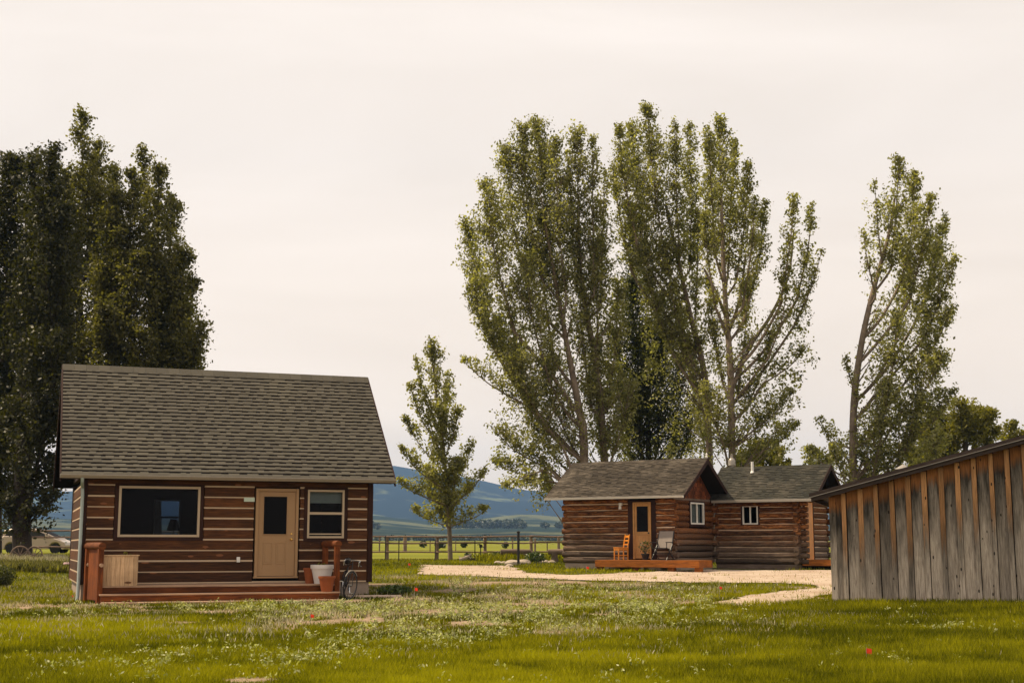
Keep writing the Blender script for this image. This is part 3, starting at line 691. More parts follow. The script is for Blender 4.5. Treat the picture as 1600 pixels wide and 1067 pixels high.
# lamp inside
LP = thing('table_lamp', 'dark shaded table lamp seen through the big cabin window', 'lamp', loc1(2.66, 4.55, .44), AZ1)
t = MB(); t.lathe([(.11, 1.27), (.185, 1.25), (.185, 1.26), (.095, 1.56), (.08, 1.56)], 20); t.build('lamp_shade', M['lamp'], LP, smooth=True)
t = MB(); t.lathe([(.09, .72), (.09, .74), (.03, .78), (.06, .9), (.07, 1.0), (.03, 1.1), (.012, 1.15), (.012, 1.45), (.001, 1.45)], 16); t.build('lamp_base', M['black'], LP, smooth=True)
TB = thing('side_table', 'dark side table under the lamp inside the big cabin window', 'table', loc1(2.66, 4.6, .44), AZ1)
t = MB(); t.box(-.55, .55, -.3, .3, .68, .72); t.build('table_top', M['black'], TB)
for sx_ in (-.5, .5):
    for sy_ in (-.26, .26): t = MB(); t.box(sx_-.02, sx_+.02, sy_-.02, sy_+.02, 0, .68); t.build('leg', M['black'], TB)
# ---- second cabin
AZ2 = -.557; O2 = (6.125, 50.936)
def loc2(a, b, z=0): return loc1(a, b, z, AZ2, O2)
C2 = thing('log_cabin', 'small log cabin with honey wood door and wooden chair in the middle distance', 'cabin', loc2(0, 0), AZ2)
W2 = 4.83; D2 = 3.59; ZE2 = 3.13; ZR2 = 4.60
mb = MB(); ch = MB(); rh2 = .226; zb2 = .60
round_log_wall(mb, ch, 'x', 0, 1, -W2, 0, zb2, 11, rh2, [(-1.98, -.79, .4, 2.98)], ext=.07)
round_log_wall(mb, MB(), 'y', 0, -1, .1, D2, zb2, 11, rh2, [(1.30, 2.68, 2.05, 2.96)], ext=.08)
round_log_wall(mb, ch, 'y', -W2, 1, .1, D2, zb2, 11, rh2, [], ext=.08)
round_log_wall(mb, ch, 'x', D2, -1, -W2, 0, zb2, 11, rh2, [])
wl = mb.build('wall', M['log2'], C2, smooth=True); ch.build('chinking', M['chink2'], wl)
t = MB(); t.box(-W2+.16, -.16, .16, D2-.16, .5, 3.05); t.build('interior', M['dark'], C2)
t = MB(); t.box(-W2+.05, -.05, .05, D2-.05, .1, .6); t.build('foundation', M['concrete'], C2)
t = MB(); t.box(-1.98, -1.77, .0, .15, .75, 3.0); t.box(-.99, -.79, .0, .15, .75, 3.0); t.box(-1.77, -.99, .01, .15, 2.93, 3.0); t.build('door_casing', M['trim1'], C2)
t = MB(); t.box(-1.76, -1.69, -.03, .1, .78, 2.92); t.box(-1.06, -1.0, -.03, .1, .78, 2.92); t.box(-1.69, -1.06, -.03, .1, 2.86, 2.92); t.build('door_frame', M['doorwood'], C2, bevel=.005)
t = MB(); t.box(-1.685, -1.61, 0, .05, .8, 2.855); t.box(-1.13, -1.065, 0, .05, .8, 2.855); t.box(-1.61, -1.13, 0, .05, 2.76, 2.855); t.box(-1.61, -1.13, 0, .05, 1.66, 1.80); t.box(-1.61, -1.13, .012, .05, .95, 1.66); t.box(-1.61, -1.13, 0, .05, .8, .95)
do = t.build('door', M['doorwood'], C2, bevel=.005)
t = MB(); t.box(-1.61, -1.13, .02, .028, 1.80, 2.76); t.build('pane', M['glassd'], do)
t = MB(); t.lathe([(.001, 0), (.03, 0), (.03, .05), (.001, .05)], 10, M=Matrix.Translation((-1.095, 0, 1.75)) @ Matrix.Rotation(math.pi/2, 4, 'X')); t.build('door_handle', M['black'], do)
gw2 = window(C2, 'y', 0.02, 1, 1.36, 2.62, 2.09, 2.93, .06, M['white'], M['glass'], vmid=1.99, mtrim=M['trim1'], tw=.1)
t = MB()
for a, b in ((1.45, 1.94), (2.06, 2.38)):
    n = 8
    for k in range(n): x = a+(b-a)*k/n; t.box(-.055+.010*(k % 2), -.048+.010*(k % 2), x, x+(b-a)/n, 2.15, 2.87, .5)
t.build('curtain', M['curtain'], gw2)
rf2 = roof(C2, -W2-.55, .58, -.45, D2/2, D2+.45, ZE2, ZR2, .115, M['shingle2'], M['shdark2'], thick=.08, tab=(.15, .35), light=.68)
for a in (-W2-.585, .581): rake(C2, a, .03, -.45, D2/2, D2+.45, ZE2+.015, ZR2+.015, M['trim1'], .15)
t = MB(); t.prism([(-.45, ZE2), (-.45, ZE2-.09), (-.52, ZE2-.09), (-.55, ZE2-.01), (-.54, ZE2-.01), (-.51, ZE2-.08), (-.46, ZE2-.08), (-.46, ZE2)], 'x', -W2-.57, .58); t.build('gutter', M['gutter2'], C2)
def gable_shakes(parent, a0, a1, D_, zb, zt, face):
    t = MB(); t.prism([(.0, zb), (D_/2, zt-.12), (D_, zb)], 'x', a0, a1, .3)
    z = zb; h = .16
    while z < zt-.3:
        half = (zt-.15-z-h)/(zt-zb)*D_/2; y = D_/2-half
        while y < D_/2+half-.02:
            w_ = random.uniform(.09, .17); y2 = min(y+w_, D_/2+half)
            x0_ = a1 if face > 0 else a0; t.box(min(x0_, x0_+face*.02), max(x0_, x0_+face*.02), y+.004, y2-.004, z+random.uniform(0, .02), z+h-.006); y = y2
        z += h
    return t.build('gable', M['shake'], parent)
gable_shakes(C2, -.14, -.02, D2, 3.06, ZR2, 1); gable_shakes(C2, -W2+.02, -W2+.14, D2, 3.06, ZR2, -1)
t = MB(); t.box(-.02, .04, -.1, D2+.1, 2.99, 3.07); t.build('gable_beam', M['greywood'], C2)
t = MB(); t.lathe([(.001, 0), (.04, 0), (.05, .05), (.03, .1), (.045, .15), (.001, .2)], 10, c=(.55, D2/2, ZR2+.03)); t.build('ridge_finial', M['white'], C2)
t = MB(); t.box(-2.32, -2.20, -.10, .0, 2.80, 2.90); t.lathe([(.02, 0), (.06, 0), (.045, .12), (.02, .14)], 12, c=(-2.26, -.10, 2.66)); t.build('porch_light', M['white'], C2)
# cabin 2 deck
D2k = thing('deck', 'orange stained low wooden deck in front of the small log cabin', 'deck', loc2(0, 0), AZ2)
t = MB()
for k in range(8): t.box(-2.72, 1.46, -1.19+k*.145+.003, -1.19+(k+1)*.145-.003, .71, .745)
t.build('deck_boards', M['deckorange'], D2k, bevel=.004)
t = MB(); t.box(-2.76, 1.49, -1.235, -1.195, .485, .74); t.box(-2.76, -2.72, -1.195, -.03, .485, .74); t.box(1.45, 1.49, -1.195, -.03, .485, .74); t.build('rim_joist', M['deckorange'], D2k, bevel=.004)
for a in (-2.6, -1.1, .35, 1.42):
    t = MB(); t.box(a-.13, a+.13, -1.18, -1.0, .05, .484); t.build('support_block', M['deckorange'] if a > 0 else M['redwood'], D2k)
# wooden chair
def chair():
    r = thing('wooden_chair', 'orange varnished ladder back chair left of the honey wood door', 'chair', loc2(-2.02, -.52, .745), AZ2+math.radians(-38)); m = M['chairwood']
    # local: seat centre at origin, facing -y
    for sx_ in (-.19, .19):
        t = MB(); t.box(sx_-.02, sx_+.02, -.21, -.17, 0, .44); t.build('leg', m, r, bevel=.003)
        t = MB(); t.bar((sx_, .19, 0), (sx_, .19, .46), .038, .038); t.bar((sx_, .19, .46), (sx_, .27, .96), .038, .034); t.build('leg', m, r, bevel=.003)
    t = MB(); t.box(-.225, .225, -.23, .215, .44, .47); t.build('seat', m, r, bevel=.008)
    t = MB(); t.box(-.17, .17, -.20, -.18, .36, .438); t.box(-.17, .17, .18, .2, .36, .438); t.box(-.2, -.18, -.17, .17, .36, .438); t.box(.18, .2, -.17, .17, .36, .438); t.build('apron', m, r)
    for z, h in ((.58, .05), (.72, .05), (.875, .09)):
        y = .19+(z-.46)*.16; t = MB(); t.box(-.171, .171, y+.0, y+.018, z-h/2, z+h/2); t.build('back_slat', m, r, bevel=.003)
    for s in (-1, 1): t = MB(); t.box(s*.19-.01, s*.19+.01, -.17, .17, .15, .18); t.build('stretcher', m, r)
    return r
chair()
# folding camp chair
CC = thing('camp_chair', 'grey folding sling chair with black armrests right of the honey wood door', 'chair', loc2(-.32, -.45, .745), AZ2+math.radians(-2))
t = MB(); t.prism([(.13, .42), (.155, .42), (.36, 1.06), (.335, 1.07)], 'x', -.29, .29); t.build('back_sling', M['fabric'], CC, bevel=.005)
t = MB(); t.prism([(-.28, .43), (.13, .40), (.13, .415), (-.28, .45)], 'x', -.28, .28); t.build('seat_sling', M['black'], CC)
for s in (-1, 1):
    t = MB(); t.bar((s*.31, .36, 1.08), (s*.31, .10, .30), .025); t.bar((s*.31, -.30, 0.0), (s*.31, .22, .62), .025); t.bar((s*.31, .34, 0.0), (s*.31, -.28, .47), .025); t.bar((s*.31, -.28, .43), (s*.31, -.26, .64), .022); t.build('side_frame', M['black'], CC)
    t = MB(); t.box(s*.33-.03, s*.33+.03, -.34, .2, .64, .67); t.build('armrest', M['black'], CC, bevel=.01)
for y_, z_ in ((-.29, .44), (.33, .02), (-.29, .02)): t = MB(); t.bar((-.31, y_, z_), (.31, y_, z_), .025); t.build('cross_bar', M['black'], CC)
# dried plant in dark pot beside chair
PP = thing('potted_plant', 'dark straggly potted plant between the wood door and the sling chair', 'plant', loc2(-.95, -.62, .745))
t = MB(); t.lathe([(.10, 0), (.15, .2), (.16, .2), (.16, .24), (.13, .24), (.12, .2), (.01, .2)], 16); t.build('pot_body', M['black'], PP, smooth=True)
t = MB()
for k in range(16):
    a = random.uniform(0, 6.28); h = random.uniform(.25, .6); t.tube([(0, 0, .2), (.1*math.cos(a), .1*math.sin(a), .2+h*.6), (.28*math.cos(a), .28*math.sin(a), .2+h)], [.006, .005, .003], 4)
t.build('stems', M['greywood'], PP); addleaf('foliage', PP, M['leafmid'], 160, .28, .5, .07, seed=8, off=(0, 0, .22))
# ---- third cabin (behind, right)
C3 = thing('log_cabin', 'dark roofed log cabin behind and right of the small one, half hidden by the shed', 'cabin', loc2(0, 3.62), AZ2)
W3 = 3.60; D3 = 3.2; ZE3 = 3.05; ZR3 = 4.42
mb = MB(); ch = MB(); opg = [(.42, 1.42, .5, 2.95)]
round_log_wall(mb, ch, 'x', 0, 1, .05, W3, .55, 11, .222, [(1.16, 1.92, 2.05, 2.88)])
round_log_wall(mb, ch, 'y', W3, -1, .1, D3, .55, 11, .222, opg)
round_log_wall(mb, ch, 'x', D3, -1, 0, W3, .55, 11, .222, [])
round_log_wall(mb, ch, 'y', 0.05, 1, .1, D3, .55, 11, .222, [])
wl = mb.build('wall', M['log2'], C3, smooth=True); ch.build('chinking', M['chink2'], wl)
t = MB()
for k in range(5):
    for i in range(22):
        t.tube([(W3+.02+.055*k*0, 0, 0)]*2, .001, 3) if False else None
for i in range(11):   # notched log ends at the corner
    z = .55+(i+.5)*.222
    t.tube([(W3-.12, -.26, z+(.11 if i % 2 else 0)), (W3-.12, .05, z+(.11 if i % 2 else 0))], .105, 8)
    t.tube([(W3-.02, .10, z), (W3+.26, .10, z)], .10, 8)
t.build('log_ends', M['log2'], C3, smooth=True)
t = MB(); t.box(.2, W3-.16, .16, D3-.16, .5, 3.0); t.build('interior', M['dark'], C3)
t = MB(); t.box(.05, W3-.05, .06, D3-.05, .1, .56); t.build('foundation', M['greywood'], C3)
window(C3, 'x', 0.02, -1, 1.22, 1.86, 2.1, 2.84, .05, M['white'], M['glassd'], vmid=1.54, mtrim=M['trim1'], tw=.08)
t = MB(); t.box(W3-.06, W3+.01, .48, 1.37, .72, 2.95); t.build('door', M['chairwood'], C3, bevel=.005)
t = MB(); t.box(W3-.1, W3+.02, .40, .48, .7, 2.95); t.box(W3-.1, W3+.02, 1.37, 1.45, .7, 2.95); t.build('door_frame', M['trim1'], C3)
roof(C3, -.3, W3+.72, -.38, D3/2, D3+.38, ZE3, ZR3, .125, M['shingle3'], M['shdark2'], thick=.08, tab=(.15, .35), light=.7)
rake(C3, W3+.721, .03, -.38, D3/2, D3+.38, ZE3+.015, ZR3+.015, M['trim1'], .15)
gable_shakes(C3, W3-.14, W3-.02, D3, 3.0, ZR3, 1)
t = MB(); t.box(0.1, W3+.7, -.46, -.385, ZE3-.11, ZE3-.005); t.build('gutter', M['gutter'], C3, bevel=.01)
t = MB(); t.lathe([(.09, -.3), (.09, .05), (.16, .06), (.16, .09), (.15, .1), (.15, .24), (.11, .33), (.05, .37), (.05, .5), (.07, .51), (.01, .53)], 16, c=(.12, D3/2+.1, ZR3+.05)); t.build('chimney_cap', M['gutter'], C3, smooth=True)
t = MB(); t.lathe([(.10, 0), (.085, .05), (.055, .08), (.055, .46), (.001, .46)], 14, c=(1.16, D3/2-.28, ZR3-.25)); t.build('vent_pipe', M['white'], C3, smooth=True)
D3k = thing('deck', 'orange brown low deck at the far cabin, cut off by the shed', 'deck', loc2(0, 3.62), AZ2)
t = MB(); t.box(W3+.02, W3+1.3, .1, 2.6, .70, .74); t.build('deck_boards', M['deckorange'], D3k); t = MB(); t.box(W3+.0, W3+1.32, .05, .095, .52, .74); t.box(W3+1.3, W3+1.34, .096, 2.6, .52, .74); t.build('rim_joist', M['deckorange'], D3k)
t = MB(); t.box(W3+.1, W3+1.2, .3, 2.4, .1, .5); t.build('support_block', M['dark'], D3k)
# ---- shed
SH = thing('board_shed', 'weathered grey board and batten shed with sloping roof at right edge', 'shed', (7.0, 29.8, 0), -.3)
SL = .2635; A1s = 8.4; Dp = 5.0
def rl(a): return 2.33+SL*a
t = MB(); a = 0.02
while a < A1s:
    wd = .342; b = min(a+wd, A1s)
    zt0, zt1 = rl(a)+.02, rl(b)+.02; j = random.uniform(-.003, .003)
    t.add([(a, j, -.2), (b-.022, j, -.2), (b-.022, j, zt1), (a, j, zt0), (a, .03, -.2), (b-.022, .03, -.2), (b-.022, .03, zt1), (a, .03, zt0)],  # open slit right of each batten, standing in for its shadow line
          [(0, 1, 2, 3), (7, 6, 5, 4), (0, 4, 5, 1), (1, 5, 6, 2), (2, 6, 7, 3), (3, 7, 4, 0)]); a = b
for k in range(15): y = .04+k*.342; t.box(.02, .05, y, y+.338, -.2, rl(0)+.0); t.box(A1s-.03, A1s, y, y+.338, -.2, rl(A1s))
t.build('board_wall', M['shedboard'], SH, bevel=.003)
t = MB(); k = 0
while .235+.342*k < A1s:
    a = .301+.342*k+random.uniform(-.012, .008); wd = random.uniform(.088, .112)
    if k == 0: wd = .09
    for s0 in (0,):
        l_ = random.uniform(-.006, .006)
        t.add([(a-wd/2, -.042, -.2), (a+wd/2, -.042, -.2), (a+wd/2+l_, -.042, rl(a)), (a-wd/2+l_, -.042, rl(a)), (a-wd/2, -.001, -.2), (a+wd/2, -.001, -.2), (a+wd/2+l_, -.001, rl(a)), (a-wd/2+l_, -.001, rl(a))],
              [(0, 1, 2, 3), (7, 6, 5, 4), (0, 4, 5, 1), (1, 5, 6, 2), (2, 6, 7, 3), (3, 7, 4, 0)])
    k += 1
t.build('battens', M['shedbatten'], SH, bevel=.004)
t = MB(); t.box(-.02, .12, -.028, -.002, -.2, rl(0)); t.build('corner_board', M['shedboard'], SH, bevel=.005)
t = MB(); t.prism([(-.38, rl(-.38)+.10), (A1s+.3, rl(A1s+.3)+.10), (A1s+.3, rl(A1s+.3)+.0), (-.38, rl(-.38)+.0)], 'y', -.26, -.225); fa = t.build('fascia', M['shedroof'], SH, bevel=.004)
t = MB(); t.prism([(-.42, rl(-.42)+.185), (A1s+.3, rl(A1s+.3)+.185), (A1s+.3, rl(A1s+.3)+.105), (-.42, rl(-.42)+.105)], 'y', -.30, Dp+.3); t.build('roof', M['shedroof'], SH)
t = MB(); t.prism([(-.42, rl(-.42)+.104), (A1s+.3, rl(A1s+.3)+.104), (A1s+.3, rl(A1s+.3)+.092), (-.42, rl(-.42)+.092)], 'y', -.308, -.262); t.build('drip_edge', M['gutter'], SH)
t = MB(); t.box(-.36, -.33, -.22, Dp, rl(-.36)-.0, rl(-.36)+.1); t.build('fascia', M['shedroof'], SH)
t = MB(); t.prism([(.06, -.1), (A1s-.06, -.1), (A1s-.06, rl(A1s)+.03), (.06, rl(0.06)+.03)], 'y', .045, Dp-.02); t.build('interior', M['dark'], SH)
t = MB(); t.lathe([(.12, 0), (.12, .12), (.2, .12), (.001, .24)], 12, c=(1.55, 2.0, rl(1.55)+.17)); t.build('roof_vent', M['gutter'], SH)
# ------------------------------------------------------------------ trees
def smooth_path(pts, n=6):
    pts = [Vector(p) for p in pts]; o = []
    for i in range(len(pts)-1):
        p0 = pts[max(i-1, 0)]; p1 = pts[i]; p2 = pts[i+1]; p3 = pts[min(i+2, len(pts)-1)]
        for k in range(n):
            t = k/n; o.append(.5*((2*p1)+(p2-p0)*t+(2*p0-5*p1+4*p2-p3)*t*t+(3*p1-p0-3*p2+p3)*t**3))
    o.append(pts[-1]); return o
def tree(name, label, Y, trunk, plumes, leafm='leaf', barkm='bark', dens=1.0, lsize=.128, group=None, seed=0, deep=1.0, gbase=None, limbs=(), fills=(), tw=.8):
    """trunk: [(u, v, r_px)...] from the base up; plumes: (tip_u, tip_v, base_u, base_v, r_px[, dens])"""
    rs = random.Random(seed+5); rn = np.random.default_rng(seed+9); k = Y/F
    b0 = at(trunk[0][0], trunk[0][1], Y); zg = gh(b0.x, b0.y)
    root = thing(name, label, 'tree', (b0.x, b0.y, zg), 0, group); org = Vector((b0.x, b0.y, zg))
    tp = [at(u, v, Y) for u, v, r in trunk]; tp[0].z = zg-.3
    tp = [p-org for p in tp]; rr = [r*k*tw for u, v, r in trunk]
    wd = MB(); sp = smooth_path(tp, 5); sr = list(np.interp(np.linspace(0, len(rr)-1, len(sp)), range(len(rr)), rr)); sr[0] *= 1.35
    wd.tube(sp, sr, 12)
    for lb in limbs:
        lp = [at(u, v, Y+d_)-org for u, v, r, d_ in lb]; wd.tube(smooth_path(lp, 5), list(np.interp(np.linspace(0, len(lb)-1, (len(lb)-1)*5+1), range(len(lb)), [x[2]*k for x in lb])), 8)
    C = []; T = []
    for pi, pl in enumerate(plumes):
        tu, tv, bu, bv, rp = pl[:5]; dd = pl[5] if len(pl) > 5 else 1.0
        oy = rs.uniform(-1, 1)*deep*2.2
        tip = at(tu, tv, Y+oy*1.0)-org; bs = at(bu, bv, Y+oy*.35)-org
        R = rp*k*1.22; Lp = (tip-bs).length; horiz = abs((tip-bs).normalized().z) < .55
        mid = (tip+bs)/2+Vector((rs.uniform(-.1, .1)*R, rs.uniform(-.3, .3)*R, (-.12 if not horiz else .08)*Lp*0))
        # bow: start outward, then rise
        mid += Vector(((tip.x-bs.x)*.12, (tip.y-bs.y)*.12, 0))
        ax = smooth_path([bs, mid, tip], 8)
        # join to the trunk
        j = min(range(len(sp)), key=lambda i: abs(sp[i].z-(bs.z-1.25*math.hypot(sp[i].x-bs.x, sp[i].y-bs.y)))+(9 if sp[i].z < sp[-1].z*.13 else 0))
        w0 = min(sr[j]*.55, .038+.0075*Lp)
        if (sp[j]-bs).length > .15: wd.tube(smooth_path([sp[j], sp[j].lerp(bs, .5)+Vector((0, rs.uniform(-.2, .2), rs.uniform(-.12, .04)*(sp[j]-bs).length)), bs, bs+(ax[2]-bs)], 5), list(np.linspace(w0, w0*.72, 16)), 7)
        wd.tube(ax, list(np.linspace(w0*.72, .010, len(ax))), 6)
        axn = np.array([tuple(p) for p in ax])
        nb = int(max(16, Lp*13*dens*dd*(R/1.1)**.7))
        for b in range(nb):
            t = rs.random()**.85*.97; i = t*(len(ax)-1); i0 = int(i); p = axn[i0]+(axn[min(i0+1, len(ax)-1)]-axn[i0])*(i-i0)
            prof = (min(1, .45+t/.30*.55))*(1-t**1.6)**.75*(1 if t < .9 else .9)+.07
            rr_ = R*prof*rs.uniform(.35, 1.12); phi = rs.uniform(0, 6.283)
            rise = rr_*rs.uniform(.7, 1.9)+.15; dvec = np.array([math.cos(phi)*rr_, math.sin(phi)*rr_*deep, rise])
            e = p+dvec
            if (tip.z-org.z*0) and e[2] > tip.z+.25: e[2] = tip.z+.25*rs.random()
            Lb = np.linalg.norm(e-p)
            if Lb > .7 and rs.random() < .5: wd.tube([p, p+(e-p)*.5+np.array([0, 0, -.05]), e], [.022, .014, .006], 3, cap=False)
            nl = int((10+46*Lb)*dens*dd)
            s = rn.random(nl)**.7; pos = p+(e-p)*s[:, None]; sg = .06+.13*(.3+s*(1.25-s))*min(1.4, Lb)
            pos = pos+rn.normal(0, 1, (nl, 3))*sg[:, None]*np.array([1, 1, .9])
            C.append(pos); T.append(np.full(nl, rs.uniform(-.22, .22)))
    for fu, fv, ru, rv, fd in fills:
        c0 = at(fu, fv, Y)-org; ru_, rv_ = ru*k, rv*k; nc = int(ru_*rv_*math.pi*5.5*fd*dens)
        for q_ in range(nc):
            r1 = math.sqrt(rs.random()); ph = rs.uniform(0, 6.283); cp = np.array([c0.x+ru_*r1*math.cos(ph), c0.y+rs.uniform(-1, 1)*min(ru_, 2.4)*math.sqrt(max(0, 1-r1*r1*.8)), c0.z+rv_*r1*math.sin(ph)])
            nl = rs.randint(14, 46); ln = rs.uniform(.25, .75); aa = rs.uniform(0, 6.283); dv = np.array([math.cos(aa)*.6, math.sin(aa)*.6, .75])*ln
            pos = cp+dv*(rn.random(nl)-.5)[:, None]*1.6+rn.normal(0, .13, (nl, 3)); C.append(pos); T.append(np.full(nl, rs.uniform(-.22, .22)))
            if rs.random() < .3 and abs(cp[0]-tp[0].x) < 2.2 and cp[2] > 2.5:
                j = min(range(len(sp)), key=lambda i: abs(sp[i].z-(cp[2]-1.0*math.hypot(sp[i].x-cp[0], sp[i].y-cp[1]))))
                if sp[j].z < cp[2]: wd.tube([sp[j], sp[j].lerp(Vector(cp), .55)+Vector((0, 0, rs.uniform(-.15, .1))), Vector(cp+dv*.5)], [.04, .026, .008], 4, cap=False)
    C = np.concatenate(C); T = np.concatenate(T); n = len(C)
    v, f, a = leafquads(C, lsize, rn, .5)
    npmesh('crown', v, f, M[leafm], {'rnd': ('FACE', np.clip(.5*a+.25+T, 0, 1))}, root)
    wd.build('trunk', M[barkm], root, smooth=True)
    return root, n
GM = 'tall cottonwoods behind the small cabins'; GL = 'tall dense cottonwoods behind the large cabin'
tot = 0
def T(*a, **k):
    global tot
    r, n = tree(*a, **k); tot += n; return r
T('cottonwood_tree', 'broad leafy cottonwood with low spreading branches, leftmost behind the small cabin', 64, [(914, 770, 9), (912, 690, 8.5), (905, 640, 7.5), (888, 550, 5.5), (870, 450, 4), (850, 340, 2.5)],
  [(838, 190, 872, 470, 40), (815, 197, 848, 440, 34), (868, 215, 885, 470, 30), (757, 285, 805, 520, 38), (728, 348, 780, 560, 36), (790, 232, 832, 470, 36), (722, 562, 835, 640, 22, .8), (770, 668, 860, 735, 28),
   (738, 440, 805, 600, 38), (800, 560, 880, 700, 42), (855, 560, 895, 700, 38), (768, 720, 850, 750, 26), (790, 760, 850, 735, 24), (830, 640, 890, 740, 36), (820, 400, 860, 600, 40), (845, 330, 865, 560, 36), (865, 770, 845, 715, 22), (780, 500, 830, 640, 34)],
  group=GM, seed=1, dens=.85, fills=[(850, 560, 75, 110, .55), (790, 470, 50, 100, .7), (800, 590, 40, 50, .9), (760, 400, 30, 70, .5), (840, 660, 60, 60, .9), (860, 350, 40, 100, .5), (870, 680, 60, 60, .8), (810, 720, 45, 40, .9), (835, 765, 35, 30, .9)])
T('cottonwood_tree', 'narrow upright cottonwood right of the broad spreading one', 65, [(950, 770, 8), (940, 650, 7), (926, 540, 6), (908, 440, 4.5), (903, 330, 3)],
  [(903, 202, 912, 470, 34), (925, 215, 928, 460, 24), (945, 262, 938, 480, 20), (886, 235, 900, 450, 16), (965, 440, 948, 640, 32), (905, 430, 925, 640, 34), (930, 560, 945, 720, 34), (985, 600, 955, 720, 28), (935, 380, 935, 560, 26)], group=GM, seed=2, dens=.85, fills=[(925, 500, 38, 130, .6), (960, 640, 40, 80, .9), (925, 690, 40, 40, 1.0), (960, 700, 40, 40, 1.0)])
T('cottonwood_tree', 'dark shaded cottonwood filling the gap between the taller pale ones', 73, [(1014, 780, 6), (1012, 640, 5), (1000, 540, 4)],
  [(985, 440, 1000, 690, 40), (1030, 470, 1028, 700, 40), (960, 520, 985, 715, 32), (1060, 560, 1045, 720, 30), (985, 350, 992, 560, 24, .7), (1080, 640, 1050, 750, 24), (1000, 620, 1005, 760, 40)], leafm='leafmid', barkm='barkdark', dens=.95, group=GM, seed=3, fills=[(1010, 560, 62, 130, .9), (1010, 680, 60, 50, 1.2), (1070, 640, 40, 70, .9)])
T('cottonwood_tree', 'tallest cottonwood with leaning forked trunk, middle of the group', 66, [(1112, 775, 7), (1106, 650, 6.5), (1098, 570, 6), (1078, 490, 5), (1058, 400, 4), (1040, 320, 2.5)],
  [(1010, 168, 1042, 420, 32), (985, 193, 1018, 410, 26), (966, 200, 998, 390, 22), (1054, 188, 1062, 420, 20), (1076, 195, 1078, 420, 20), (958, 262, 990, 430, 20), (1090, 330, 1086, 500, 22), (1040, 380, 1080, 560, 30), (1000, 390, 1055, 560, 28), (980, 320, 1030, 480, 26), (1060, 480, 1098, 640, 24), (1085, 600, 1105, 720, 22)], group=GM, seed=4, fills=[(1040, 450, 50, 120, .6), (1085, 580, 45, 90, .8), (1080, 690, 50, 40, 1.2), (1040, 560, 36, 80, .8), (985, 330, 30, 90, .4)])
T('cottonwood_tree', 'pale trunked cottonwood with a long right limb reaching over the far cabin', 62, [(1145, 775, 7.5), (1143, 660, 7), (1141, 570, 6.5), (1134, 480, 5), (1130, 400, 4), (1127, 310, 2.5)],
  [(1124, 188, 1128, 420, 26), (1106, 200, 1118, 400, 20), (1148, 222, 1137, 430, 22), (1170, 255, 1150, 440, 19), (1196, 318, 1162, 500, 18), (1180, 310, 1160, 480, 16), (1242, 306, 1218, 480, 15), (1270, 318, 1244, 470, 14), (1284, 392, 1240, 510, 15, .8),
   (1258, 545, 1192, 600, 18, .8), (1240, 612, 1168, 680, 24, .9), (1246, 664, 1172, 715, 20, .9), (1108, 440, 1130, 600, 20), (1168, 460, 1152, 620, 22, .9), (1098, 600, 1132, 700, 22, .9), (1205, 520, 1165, 640, 20, .8), (1100, 330, 1118, 480, 18), (1230, 450, 1200, 560, 18, .8), (1215, 690, 1160, 740, 20)],
  limbs=[[(1143, 610, 3.8, 0), (1170, 545, 3.4, .3), (1205, 492, 2.8, .5), (1232, 430, 2, .6), (1240, 360, 1.2, .6)], [(1136, 500, 3, 0), (1118, 455, 2.4, -.4), (1100, 420, 1.5, -.6)], [(1138, 520, 3, 0), (1155, 470, 2.4, .4), (1165, 400, 1.6, .6)]], group=GM, seed=5, fills=[(1135, 400, 38, 120, .5), (1165, 560, 45, 80, .8), (1190, 670, 60, 50, 1.3), (1215, 600, 36, 55, .9), (1130, 670, 40, 60, 1.0), (1240, 500, 30, 60, .7), (1245, 440, 26, 90, .45), (1255, 540, 24, 40, .5)])
T('cottonwood_tree', 'airy leaning cottonwood standing alone behind the shed', 61, [(1331, 790, 7.5), (1333, 660, 7), (1344, 550, 6), (1363, 460, 5), (1388, 370, 3.5), (1398, 310, 2)],
  [(1405, 250, 1392, 420, 22), (1430, 272, 1408, 440, 22), (1455, 308, 1420, 470, 24), (1478, 342, 1432, 500, 22), (1496, 402, 1442, 530, 22), (1367, 288, 1378, 410, 12, .8), (1349, 366, 1368, 460, 12, .8), (1486, 482, 1420, 590, 26), (1474, 556, 1402, 650, 30), (1488, 612, 1420, 690, 22),
   (1402, 490, 1375, 660, 26, .85), (1322, 560, 1340, 630, 10, .8), (1280, 652, 1326, 720, 17, .8), (1268, 704, 1326, 760, 18, .8), (1388, 600, 1362, 750, 32), (1440, 620, 1390, 760, 34), (1420, 400, 1398, 540, 24, .85), (1300, 700, 1330, 770, 18), (1470, 680, 1420, 770, 26), (1360, 680, 1345, 780, 26)], seed=6, fills=[(1420, 420, 55, 130, .8), (1410, 560, 66, 90, 1.0), (1405, 680, 75, 60, 1.3), (1470, 430, 24, 90, .7), (1350, 690, 60, 50, .6), (1300, 710, 34, 34, .6), (1455, 470, 35, 110, .5), (1370, 400, 22, 110, .35)])
